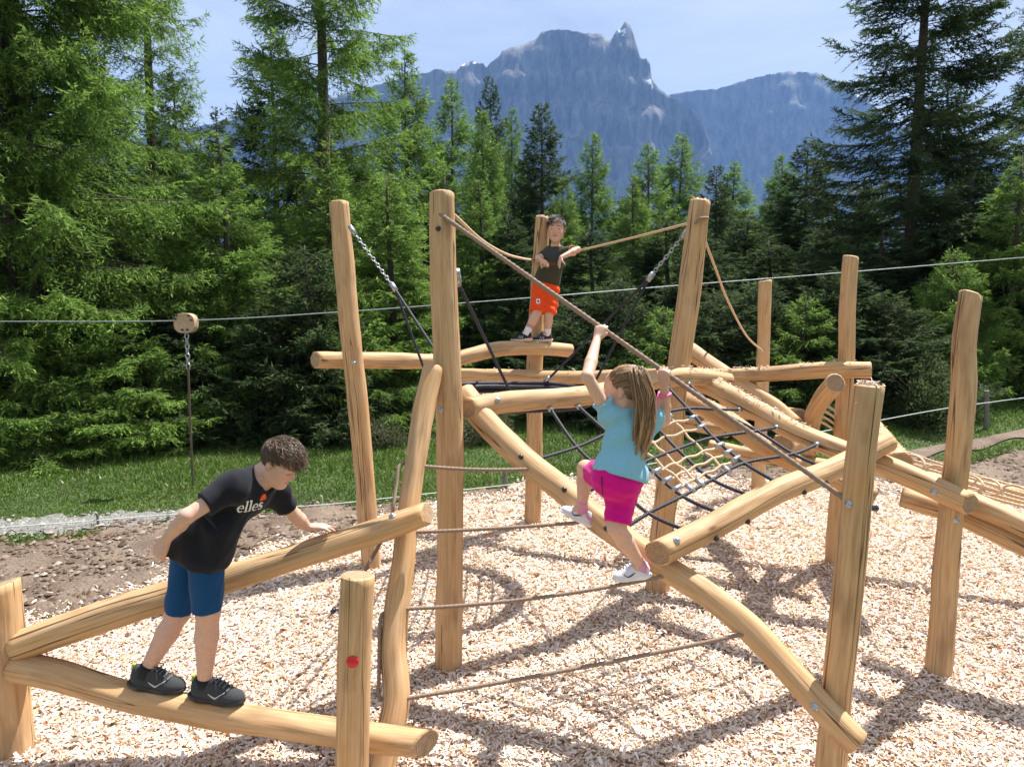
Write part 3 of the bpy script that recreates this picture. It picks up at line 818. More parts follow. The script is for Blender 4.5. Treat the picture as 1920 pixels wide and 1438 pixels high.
# knots of the black grid: read off the picture, with distance eased between the logs
cross_px = [[(1082, 838), (1140, 812), (1212, 782), (1290, 766), (1347, 768)],
            [(1150, 902), (1206, 868), (1270, 842), (1338, 820), (1420, 808)],
            [(1216, 962), (1280, 930), (1336, 899), (1396, 868), (1488, 851)]]
K = np.zeros((3, 5, 3))
for i in range(3):
    for j in range(5):
        yl, yr = lef_pts[i][1], rig_pts[i][1]; yt, yb = top_pts[j][1], bot_pts[j][1]
        u = (j + 1) / 6; v = (i + 1) / 4
        Y = 0.5 * (yl * (1 - u) + yr * u) + 0.5 * (yt * (1 - v) + yb * v)
        K[i, j] = U(*cross_px[i][j], Y)
RN = 0.0095
rows = [np.vstack([lef_pts[i], K[i], rig_pts[i]]) for i in range(3)]
cols = [np.vstack([top_pts[j], K[:, j], bot_pts[j]]) for j in range(5)]
for r_ in rows + cols:
    put('net_rope', mesh(*rope_mesh(r_, RN)), ROPE_BLACK, NET)
    for a, c in (((r_[0], r_[1]),) if len(r_) == 5 else ((r_[-1], r_[-2]),)):
        d = (c - a) / np.linalg.norm(c - a)
        put('ferrule', mesh(*tube(np.array([a - d * 0.01, a + d * 0.03]), 0.0155, 10)), STEEL, NET)
# finer tan ropes between them
def gridpt(i, j):
    """i in 0..2 over rows, j in 0..4 over columns, both may be fractional"""
    P = K[:, :, :]
    i0 = min(int(i), 1); j0 = min(int(j), 3); a = i - i0; c = j - j0
    return (P[i0, j0] * (1 - a) * (1 - c) + P[i0 + 1, j0] * a * (1 - c) + P[i0, j0 + 1] * (1 - a) * c + P[i0 + 1, j0 + 1] * a * c)
def wavy(P, s):
    P = P.copy(); P[1::2, 2] -= s; return P
tan_rows = [(i, 1.0, 3.0) for i in (0.30, 0.62, 1.0 + 0.28, 1.0 + 0.55, 1.0 + 0.8)]
tan_cols = [(j, 0.0, 2.0) for j in (1.33, 1.66, 2.5)]
for i, j0, j1 in tan_rows:
    P = np.array([gridpt(i, j) for j in np.linspace(j0, j1, 9)])
    put('net_rope', mesh(*rope_mesh(wavy(P, 0.010), 0.0072)), ROPE_TAN, NET)
    for e, q in ((P[0], P[1]), (P[-1], P[-2])):
        d = (q - e) / np.linalg.norm(q - e)
        put('ferrule', mesh(*tube(np.array([e - d * 0.012, e + d * 0.05]), 0.0135, 10)), STEEL, NET)
for j, i0, i1 in tan_cols:
    P = np.array([gridpt(i, j) for i in np.linspace(i0, i1, 9)])
    put('net_rope', mesh(*rope_mesh(wavy(P, 0.012), 0.0072)), ROPE_TAN, NET)
    for e, q in ((P[0], P[1]), (P[-1], P[-2])):
        d = (q - e) / np.linalg.norm(q - e)
        put('ferrule', mesh(*tube(np.array([e - d * 0.012, e + d * 0.05]), 0.0135, 10)), STEEL, NET)

# ------------------------------------------------------------------ rope bridge at the right, and ropes by the curved log
BR = empty('rope_bridge', U(1700, 870, 4.6), 'low bridge of thin hemp ropes with white rings at the right edge', 'rope bridge')
for k, (y0, y1, y2, dy) in enumerate([(838, 882, 935, 0.5), (850, 890, 946, 0.35), (858, 898, 955, 0.2), (868, 908, 962, 0.05), (872, 916, 970, -0.1)]):
    put('bridge_rope', mesh(*rope_mesh([U(1690, y0 + 6, 4.55 + dy), U(1800, y1, 4.3 + dy), U(1920, y2 - 20, 4.1 + dy), U(2060, y2 + 12, 3.9 + dy)], 0.0095)), ROPE_TAN, BR)
for x, y in [(1712, 868), (1758, 888), (1818, 905), (1852, 912), (1905, 925), (1960, 940)]:
    c = U(x, y, 4.25); t2 = np.linspace(0, 2 * np.pi, 15)
    P = np.stack([c[0] + 0.02 * np.cos(t2), c[1] + 0.12 * np.sin(t2), c[2] + 0.045 * np.cos(t2)], -1)
    put('ring', mesh(*tube(P, 0.008, 7, cap=False)), ROPE_TAN, BR)
LAD = empty('rope_ladder', U(1550, 790, 5.1), 'four short hemp ropes strung behind the curved log', 'rope ladder')
for k in range(4):
    put('ladder_rope', mesh(*rope_mesh([U(1548 - 6 * k, 762 + 9 * k, 5.05), U(1562 - 5 * k, 768 + 9 * k, 5.2), U(1590, 796 + 9 * k, 5.5)], 0.009)), ROPE_TAN, LAD)

# ------------------------------------------------------------------ zip line, fence
WIRE = plain('steel_wire', (0.30, 0.33, 0.34), 0.5, 0.3, 0.1, 40)
zp = [U(-260, 604, 7.4), U(0, 603, 7.55), U(350, 601, 7.8), U(640, 585, 8.2), U(1000, 558, 8.7), U(1240, 538, 9.3), U(1560, 513, 9.6), U(1920, 483, 9.9), U(2250, 456, 10.2)]
V, F = tube(spline(zp, 120), 0.006, 8)
o = put('zip_line_cable', mesh(V - zp[0], F), WIRE); o.location = tuple(zp[0])
tag(o, 'thin grey zip line cable stretched across behind the posts', 'cable')
ZY = 7.8
ZT = empty('zip_line_trolley', U(350, 601, ZY), 'tan plate trolley on the zip line with hanging rope', 'trolley')
PLATE = plain('tan_plate', (0.42, 0.30, 0.19), 0.5, 0, 0.12, 25)
th = np.linspace(0, 2 * np.pi, 36, endpoint=False)
c0 = U(349, 606, ZY); sz = ZY / FPX
ol = np.stack([19.5 * np.sign(np.cos(th)) * np.abs(np.cos(th)) ** 0.75, 18.5 * np.sign(np.sin(th)) * np.abs(np.sin(th)) ** 0.75], -1) * sz
V = []
for yy, sc in ((-0.05, 0.9), (-0.056, 0.97), (-0.05, 1.0), (0.05, 1.0), (0.056, 0.97), (0.05, 0.9)):
    V.append(np.stack([c0[0] + ol[:, 0] * sc, 0 * th + c0[1] + yy, c0[2] + ol[:, 1] * sc], -1))
V = np.vstack(V + [[c0 + [0, -0.05, 0]], [c0 + [0, 0.05, 0]]])
j = np.arange(36); j2 = (j + 1) % 36
put('plate', mesh(V, [grid_faces(6, 36), np.stack([np.full(36, 216), j2, j], -1), np.stack([np.full(36, 217), 180 + j, 180 + j2], -1)]), PLATE, ZT)
for dx, dy in ((-12, -14), (10, -14), (-15, -8), (14, -6), (-3, 12), (6, 12)):
    b_ = c0 + np.array([dx * sz, -0.056, -dy * sz])
    put('bolt', mesh(*tube(np.array([b_, b_ + [0, -0.014, 0]]), 0.012, 8)), BLACKP, ZT)
put('chain', mesh(*chain_mesh(U(350, 626, ZY), U(353, 692, ZY), 0.07, 0.008)), STEEL, ZT)
RUB = plain('brown_rubber_hose', (0.09, 0.065, 0.05), 0.5, 0, 0.1, 30)
put('hanging_rope', mesh(*tube(spline([U(353, 690, ZY), U(357, 800, ZY), U(363, 935, ZY)], 30), 0.012, 10)), RUB, ZT)
put('seat_disc', mesh(*[(v + U(363, 940, ZY), f) for v, f in [lathe([(0, -0.03), (0.13, -0.025), (0.15, 0), (0.13, 0.025), (0, 0.04)], 20)]][0]), BLACKP, ZT)

CORD = plain('white_fence_cord', (0.50, 0.55, 0.53), 0.5, 0, 0.05, 20)
FENCE = empty('cord_fence', GT(947, 922), 'white fence cord strung low along the meadow edge on posts', 'fence')
cpx = [(-200, 1004), (0, 989), (150, 978), (300, 966), (470, 955), (620, 945), (760, 930), (960, 908), (1120, 888), (1320, 850), (1500, 817), (1650, 788), (1760, 768), (1843, 756), (1920, 746), (2150, 716)]
cy = []
pts = []
for i, (x, y) in enumerate(cpx):
    dz = np.interp(x, [0, 300, 620, 960, 1320, 1500, 1843, 2150], [0.06, 0.05, 0.08, 0.12, 0.45, 0.6, 0.75, 0.8])
    pts.append(GT(x, y, dz))
put('cord', mesh(*tube(spline(pts, 200), 0.0055, 6)), CORD, FENCE)
POSTM = plain('weathered_post', (0.16, 0.145, 0.13), 0.9, 0, 0.25, 40, 0.4)
def stake(px, ytop, ybot, w, lean_=0):
    g = GT(px, ybot); s = FPX / g[1]
    h = (ybot - ytop) / s
    th = np.linspace(0, 2 * np.pi, 8, endpoint=False)
    me, C = log_mesh(np.array([g - [0, 0, 0.2], g + [lean_ * h * .5, 0, h * .5], g + [lean_ * h, 0, h]]), [w / s / 2 * 1.1, w / s / 2, w / s / 2 * 0.95], int(px), sides=10)
    put('fence_post', me, POSTM, FENCE)
stake(948, 880, 922, 9, -0.05); stake(1849, 732, 803, 10, -0.06); stake(1322, 838, 878, 8); stake(587, 938, 952, 6); stake(184, 963, 985, 5); stake(2070, 700, 775, 10)
wp = GT(605, 952)
put('cord_peg', mesh(*tube(spline([wp, wp + [0, 0, 0.09], wp + [-0.005, 0, 0.125], wp + [-0.022, 0, 0.13], wp + [-0.026, 0, 0.112]], 16), 0.005, 6)), CORD, FENCE)
# ------------------------------------------------------------------ conifers
BARK = plain('conifer_bark', (0.075, 0.058, 0.046), 0.95, 0, 0.4, 18, 0.8)
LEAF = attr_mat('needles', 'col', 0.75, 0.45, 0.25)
def conifer(seed, H, Rm, kind, tuft, dens, start=0.05, whorl=0.36, per=5, twig_gap=0.075, sparse=1.0, zmax=0.985):
    rs = np.random.RandomState(seed)
    TR, wood = [], []
    r0 = 0.0065 * H + 0.035
    zs = np.linspace(0, H, 16)
    C = np.stack([0.05 * np.sin(zs * 0.5 + seed), 0.05 * np.cos(zs * 0.4), zs], -1)
    wood.append(tube(C, r0 * (1 - zs / H) ** 0.8 + 0.008, 9))
    P0, DIR, LEN, COLR = [], [], [], []
    larch = kind == 'larch'
    z = H * start
    while z < H * zmax:
        f = 1 - z / H
        for k in range(per):
            if rs.rand() > sparse: continue
            shape = f ** 0.95 if larch else f ** 0.85
            L = Rm * shape * rs.uniform(0.72, 1.12) + 0.02 + 0.10 * min(1, 5 * f)
            if z < H * 0.12: L *= rs.uniform(0.6, 1.0)
            az = rs.uniform(0, 2 * np.pi)
            z0 = z + rs.uniform(-0.15, 0.15)
            n = max(5, int(L / 0.22))
            s = np.linspace(0, 1, n)
            if larch:
                e0 = rs.uniform(-0.05, 0.35) + 0.5 * (1 - f) ** 2
                zz = L * (e0 * s - (0.42 * f + 0.05) * s ** 1.7 + 0.16 * s ** 4)
            else:
                e0 = rs.uniform(-0.25, 0.1) + 0.75 * (1 - f) ** 2
                zz = L * (e0 * s - 0.30 * f * s ** 1.3 + (0.34 * f + 0.1) * s ** 3)
            rr = L * s * (1 - 0.08 * s)
            aw = az + 0.25 * np.sin(s * 2.5 + rs.uniform(0, 6)) * s
            A = np.stack([rr * np.cos(aw), rr * np.sin(aw), z0 + zz], -1)
            wood.append(tube(A, (0.004 + 0.007 * L) * (1 - s * 0.88), 4, cap=False))
            nt = max(4, int(L / twig_gap * dens))
            st = rs.uniform(0.12, 1.0, nt) ** 0.8
            st[:3] = 1.0
            i = np.clip((st * (n - 1)).astype(int), 0, n - 2); fr = (st * (n - 1) - i)[:, None]
            B0 = A[i] * (1 - fr) + A[i + 1] * fr
            T = A[i + 1] - A[i]; T /= np.linalg.norm(T, axis=1, keepdims=True)
            S = np.cross(T, [0, 0, 1.0]); S /= np.maximum(np.linalg.norm(S, axis=1, keepdims=True), 1e-6)
            side = rs.choice([-1, 1], nt)[:, None]
            droop = rs.uniform(0.25, 1.1, (nt, 1)) if larch else rs.uniform(0.0, 0.75, (nt, 1))
            D = T * rs.uniform(0.35, 1.0, (nt, 1)) + S * side * rs.uniform(0.2, 1.0, (nt, 1)) - np.array([0, 0, 1.0]) * droop
            D[:3] = T[:3] + rs.normal(0, 0.2, (3, 3))
            D /= np.linalg.norm(D, axis=1, keepdims=True)
            lt = np.minimum(0.42 * L * (1.05 - st) + 0.03 + 0.13 * min(1, 5 * f), 0.62) * rs.uniform(0.5, 1.15, nt)
            m = np.maximum((lt / (tuft * 0.42)).astype(int), 2)
            idx = np.repeat(np.arange(nt), m)
            w = np.concatenate([(np.arange(q) + 0.5) / q for q in m])[:, None]
            c = B0[idx] + D[idx] * (w * lt[idx][:, None]) - np.array([0, 0, 1.0]) * (0.22 if larch else 0.10) * (w * lt[idx][:, None]) ** 2 / 0.4
            dv = D[idx] * 0.9 + rs.normal(0, 0.62 if larch else 0.5, (len(idx), 3))
            dv /= np.linalg.norm(dv, axis=1, keepdims=True)
            P0.append(c); DIR.append(dv)
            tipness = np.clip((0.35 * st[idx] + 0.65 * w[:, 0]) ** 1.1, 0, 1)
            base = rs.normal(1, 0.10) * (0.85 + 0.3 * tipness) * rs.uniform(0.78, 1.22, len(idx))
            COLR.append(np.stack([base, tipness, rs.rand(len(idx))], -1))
        z += whorl * rs.uniform(0.7, 1.3) * (0.55 + 0.6 * f)
    P0 = np.vstack(P0); DIR = np.vstack(DIR); CC = np.vstack(COLR)
    n = len(P0)
    Q = np.cross(DIR, rs.normal(size=(n, 3))); Q /= np.linalg.norm(Q, axis=1, keepdims=True)
    ln = tuft * rs.uniform(0.7, 1.4, (n, 1)); wd_ = ln * (0.12 if larch else 0.15)
    V = np.stack([P0 - Q * wd_, P0 + Q * wd_, P0 + DIR * ln], 1).reshape(-1, 3)
    F = np.arange(3 * n).reshape(-1, 3)
    if larch:
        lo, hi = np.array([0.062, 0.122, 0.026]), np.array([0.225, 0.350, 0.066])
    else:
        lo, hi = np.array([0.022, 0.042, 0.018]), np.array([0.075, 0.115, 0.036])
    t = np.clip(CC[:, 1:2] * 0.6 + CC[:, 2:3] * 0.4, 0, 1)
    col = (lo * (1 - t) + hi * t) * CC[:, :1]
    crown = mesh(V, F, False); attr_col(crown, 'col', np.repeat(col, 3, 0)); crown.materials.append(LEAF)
    WV, WF = join(wood)
    trunk = mesh(WV, WF); trunk.materials.append(BARK)
    return trunk, crown, H, Rm
KIND = {
    'larch_near': conifer(1, 20, 3.0, 'larch', 0.080, 5.2, 0.02, 0.36, 7, 0.085, zmax=0.50),
    'larch_mid': conifer(2, 12, 2.3, 'larch', 0.11, 4.4, 0.03, 0.36, 6, 0.10),
    'larch_thin': conifer(3, 17, 2.6, 'larch', 0.095, 3.0, 0.2, 0.46, 5, 0.10, 0.9, zmax=0.85),
    'larch_wide': conifer(4, 17, 3.3, 'larch', 0.095, 4.6, 0.08, 0.46, 5, 0.085, 0.95, zmax=0.75),
    'larch_low': conifer(11, 5, 2.2, 'larch', 0.085, 4.0, 0.02, 0.26, 7, 0.085),
    'larch_far': conifer(5, 13, 3.3, 'larch', 0.16, 4.2, 0.05, 0.36, 7, 0.15),
    'larch_far2': conifer(6, 13, 3.0, 'larch', 0.16, 4.2, 0.05, 0.40, 7, 0.15),
    'spruce_near': conifer(7, 17, 3.2, 'spruce', 0.095, 3.4, 0.06, 0.42, 6, 0.085, zmax=0.8),
    'spruce_mid': conifer(8, 13, 2.4, 'spruce', 0.13, 3.8, 0.02, 0.38, 6, 0.11),
    'spruce_low': conifer(10, 5, 1.9, 'spruce', 0.10, 3.4, 0.02, 0.24, 7, 0.10),
    'spruce_far': conifer(9, 13, 3.0, 'spruce', 0.18, 3.6, 0.04, 0.40, 7, 0.15),
}
print({k: (len(v[1].polygons), len(v[0].polygons)) for k, v in KIND.items()})
trs = random.Random(5)
def tree(name, kind, px, Y, top_py, Rw, label, group=None, rot=None, cat='tree', base_dz=-0.15):
    trunk, crown, H, Rm = KIND[kind]
    x = float((px - 960) / FPX * (Y * CT + 1.0 * ST))
    z0 = float(ground_z(x, Y)) + base_dz
    ht = U(px, top_py, Y)[2] - z0
    e = empty(name, (x, Y, z0), label, cat, group)
    e.rotation_euler = (R(trs.uniform(-1.2, 1.2)), R(trs.uniform(-1.2, 1.2)), trs.uniform(0, 6.28) if rot is None else rot)
    e.scale = (Rw / Rm, Rw / Rm, ht / H)
    for nm, me in (('trunk', trunk), ('crown', crown)):
        o = bpy.data.objects.new(nm, me); COL.objects.link(o); o.parent = e
    return e
FT = 'larches and spruces at the forest edge'
tree('larch_tree', 'larch_near', 80, 10.6, -1700, 3.2, 'big bright green larch with drooping branches at left edge', FT)
tree('larch_tree', 'larch_near', -170, 11.4, -1500, 3.3, 'bright larch cut off by the left picture edge', FT, rot=2.2)
tree('larch_tree', 'larch_thin', 288, 17.0, -520, 2.6, 'tall airy larch with thin dark trunk beside the bright left larch', FT)
tree('larch_tree', 'larch_wide', 606, 15.5, -620, 3.7, 'broad open larch with bare dark trunk behind the leftmost tall post', FT, rot=0.6)
tree('spruce_tree', 'spruce_mid', 515, 18.5, 35, 2.3, 'dark pointed spruce just left of the broad open larch', FT)
tree('larch_tree', 'larch_mid', 735, 12.6, 330, 2.0, 'bushy young larch between the two tall front posts', FT)
tree('larch_tree', 'larch_mid', 440, 11.8, 250, 1.9, 'bushy young larch above the bending boy', FT)
tree('larch_tree', 'larch_far', 757, 24, 88, 3.57, 'pointed light larch rising above the tall front post', FT)
tree('larch_tree', 'larch_far2', 848, 33, 138, 4.02, 'slim pointed larch below the left shoulder of the mountain', FT)
tree('spruce_tree', 'spruce_far', 921, 40, 138, 3.00, 'dark spruce tip left of the massif', FT)
tree('larch_tree', 'larch_far', 912, 30, 200, 2.89, 'light larch in front of the dark spruce tip', FT)
tree('larch_tree', 'larch_far2', 966, 37, 198, 2.80, 'small light larch between two dark spruces', FT)
tree('spruce_tree', 'spruce_far', 1012, 27, 192, 2.85, 'ragged dark spruce right above the standing small boy', FT)
tree('larch_tree', 'larch_far', 1100, 36, 246, 3.74, 'pale green larch below the mountain spire', FT, rot=1.0)
tree('larch_tree', 'larch_far2', 1205, 33, 263, 3.50, 'narrow pale larch right of the spire', FT)
tree('larch_tree', 'larch_far', 1263, 38, 249, 4.42, 'full dark green larch above the right hand post', FT, rot=3.0)
tree('spruce_tree', 'spruce_far', 1336, 31, 312, 2.55, 'dark spruce beside a larch right of the right hand post', FT)
tree('larch_tree', 'larch_far2', 1367, 33, 299, 3.50, 'light larch next to the short dark spruce', FT)
tree('larch_tree', 'larch_far', 1450, 34, 287, 3.40, 'light larch halfway between right post and big spruce', FT, rot=4.0)
tree('spruce_tree', 'spruce_far', 1497, 24, 262, 3.00, 'slender dark spruce left of the big spruce', FT)
tree('spruce_tree', 'spruce_near', 1692, 16.0, -420, 3.6, 'big dark spruce with upswept branches at right', FT, rot=0.3)
tree('larch_tree', 'larch_mid', 1885, 13.0, 290, 1.8, 'light green young larch at the right edge', FT)
tree('spruce_tree', 'spruce_near', 1955, 20, -340, 2.7, 'dark spruce cut off by the right picture edge', FT, rot=2.0)
tree('larch_tree', 'larch_mid', 905, 20, 335, 2.2, 'sunlit larch behind the tall front post', FT, rot=1.3)
tree('larch_tree', 'larch_mid', 1185, 23, 330, 2.2, 'sunlit larch between the standing boy and right hand post', FT, rot=2.7)
tree('larch_tree', 'larch_mid', 1045, 25, 330, 2.2, 'dim larch directly behind the standing small boy', FT, rot=4.1)
tree('spruce_tree', 'spruce_mid', 1545, 17.5, 420, 1.9, 'young spruce in front of the slender dark spruce', FT)
tree('spruce_tree', 'spruce_near', 2200, 17, -400, 3.0, 'tall spruce beyond the right picture edge', FT, rot=1.0)
tree('larch_tree', 'larch_mid', 40, 10.3, -320, 1.7, 'slender larch in front of the big left larch trunk', FT, rot=0.9)
tree('larch_tree', 'larch_mid', 625, 13.4, 262, 2.0, 'dense young larch in front of the bare dark trunk', FT, rot=5.0)
tree('larch_tree', 'larch_mid', 300, 13.2, 210, 1.8, 'leafy young larch below the airy thin trunked larch', FT, rot=3.6)
fill = [(-320, 16, -300), (-60, 19, -200), (180, 15.5, -40), (340, 20, 120), (430, 22, 200), (620, 21, 180), (690, 17, 300), (830, 23, 330), (960, 20, 400), (1010, 31, 320), (1110, 20, 420), (1160, 30, 370),
        (1250, 22, 400), (1310, 18.5, 430), (1390, 21, 400), (1440, 17, 450), (1600, 20, 330), (1640, 14.5, 430), (1760, 21, 120), (1800, 14.5, 330), (2020, 15, 120), (2350, 19, -100), (-500, 14, -200), (250, 11.2, 470)]
ORD = ['first', 'second', 'third', 'fourth', 'fifth', 'sixth', 'seventh', 'eighth', 'ninth', 'tenth', 'eleventh', 'twelfth', 'thirteenth', 'fourteenth', 'fifteenth', 'sixteenth', 'seventeenth', 'eighteenth', 'nineteenth', 'twentieth',
       'twenty-first', 'twenty-second', 'twenty-third', 'twenty-fourth', 'twenty-fifth', 'twenty-sixth']
for i, (px, Y, tp) in enumerate(sorted(fill)):
    tree('spruce_tree', 'spruce_mid', px, Y, tp, trs.uniform(2.1, 2.8), 'dark shaded spruce inside the wood, %s of them from the left' % ORD[i], 'shaded spruces filling the wood')
back = [(x, 46 + (i * 7) % 13, 400 - (i * 37) % 60) for i, x in enumerate(range(-60, 2000, 88))]
for i, (px, Y, tp) in enumerate(back):
    tree('larch_tree', 'larch_far' if trs.random() < 0.6 else 'spruce_far', px, Y, tp, trs.uniform(3.4, 4.2), 'conifer in the farthest row of the wood, %s from the left' % ORD[i], 'rear row of the wood')

low = [(330, 10.9, 560), (400, 11.4, 480), (520, 11.0, 560), (585, 11.2, 460), (665, 11.6, 520), (1075, 12.6, 560), (1160, 12.6, 520), (1240, 12.0, 580), (1330, 12.2, 540), (1420, 12.6, 520), (1500, 12.0, 560), (1580, 12.4, 500), (1665, 11.9, 560), (1780, 12.6, 470)]
for i, (px, Y, tp) in enumerate(low):
    tree('spruce_tree', 'larch_low' if i % 3 == 1 else 'spruce_low', px, Y, tp, trs.uniform(1.5, 2.0), 'low bushy conifer along the front of the wood, %s from the left' % ORD[i], 'low spruces along the wood edge')

for i, (px, Y, tp) in enumerate([(-140, 9.9, 520), (30, 9.7, 560), (150, 10.0, 620), (245, 10.2, 600)]):
    tree('larch_tree', 'larch_low', px, Y, tp, 1.9, 'low drooping larch branches under the bright left larch, %s from the left' % ORD[i], 'low larches at the left edge')
# low junipers and bushes at the wood's edge
def bush(seed, rx, rz, n, col):
    rs = np.random.RandomState(seed)
    d = rs.normal(size=(n, 3)); d /= np.linalg.norm(d, axis=1, keepdims=True)
    P = d * (rs.rand(n, 1) ** 0.3) * (1 + 0.25 * vnoise(d, 6, seed)[:, None])
    P *= 1 + 0.35 * vnoise(d, 3, seed + 9)[:, None]
    P[:, 2] = np.abs(P[:, 2])
    P *= [rx, rx, rz]
    D = d + rs.normal(0, 0.5, (n, 3)) + [0, 0, 0.5]; D /= np.linalg.norm(D, axis=1, keepdims=True)
    Q = np.cross(D, rs.normal(size=(n, 3))); Q /= np.linalg.norm(Q, axis=1, keepdims=True)
    ln = rs.uniform(0.05, 0.11, (n, 1))
    V = np.stack([P - Q * ln * 0.22, P + Q * ln * 0.22, P + D * ln], 1).reshape(-1, 3)
    c = np.array(col) * rs.uniform(0.55, 1.35, (n, 1)) * rs.normal(1, 0.06, (n, 3))
    me = mesh(V, np.arange(3 * n).reshape(-1, 3), False); attr_col(me, 'col', np.repeat(np.maximum(c, 0), 3, 0)); me.materials.append(LEAF)
    wood = []
    for k in range(14):
        a = rs.uniform(0, 6.28); e = np.array([math.cos(a) * rx * 0.8, math.sin(a) * rx * 0.8, rz * rs.uniform(0.4, 0.95)])
        wood.append(tube(spline([[0, 0, -0.1], e * [0.4, 0.4, 0.6], e], 7), np.linspace(0.018, 0.004, 7), 5))
    wm = mesh(*join(wood)); wm.materials.append(BARK)
    return me, wm
BUSH = [bush(3, 0.9, 1.1, 9000, (0.07, 0.10, 0.035)), bush(4, 1.0, 0.8, 8000, (0.10, 0.115, 0.055))]
def shrub(px, py, k, s, label, sz=1.0):
    g = GT(px, py)
    e = empty('juniper_bush', g, label, 'bush', 'bushes at the edge of the wood')
    e.rotation_euler = (0, 0, px * 0.7); e.scale = (s, s, s * sz)
    for nm, me in (('foliage', BUSH[k][0]), ('stem', BUSH[k][1])):
        o = bpy.data.objects.new(nm, me); COL.objects.link(o); o.parent = e
shrub(705, 836, 1, 0.55, 'grey green bush just right of the leftmost tall post')
shrub(905, 826, 1, 0.55, 'brownish bush beyond the meadow right of the tall front post')
shrub(1735, 796, 0, 0.75, 'dark juniper bush left of the white fence post', 1.1)
# ------------------------------------------------------------------ solid modelling on a grid (smooth blends), for bodies and clothes
def nrm(v): v = np.asarray(v, float); return v / np.linalg.norm(v)
class Ell:
    def __init__(s, c, r, A=None):
        s.c = np.asarray(c, float); s.r = np.asarray(r, float); s.A = np.eye(3) if A is None else np.asarray(A, float)   # A: columns are the axes
        e = np.sqrt(((s.A * s.r) ** 2).sum(1)); s.lo, s.hi = s.c - e, s.c + e
    def __call__(s, P):
        q = (P - s.c) @ s.A / s.r
        k0 = np.sqrt((q * q).sum(-1)); k1 = np.sqrt(((q / s.r) ** 2).sum(-1))
        return k0 * (k0 - 1) / np.maximum(k1, 1e-6)
class Cone:
    def __init__(s, a, b, ra, rb):
        s.a, s.b = np.asarray(a, float), np.asarray(b, float); s.ra, s.rb = ra, rb
        s.lo = np.minimum(s.a - ra, s.b - rb); s.hi = np.maximum(s.a + ra, s.b + rb)
    def __call__(s, P):
        d = s.b - s.a; L2 = max(d @ d, 1e-9)
        t = np.clip(((P - s.a) @ d) / L2, 0, 1)
        q = P - s.a - t[..., None] * d
        return np.sqrt((q * q).sum(-1)) - (s.ra + (s.rb - s.ra) * t)
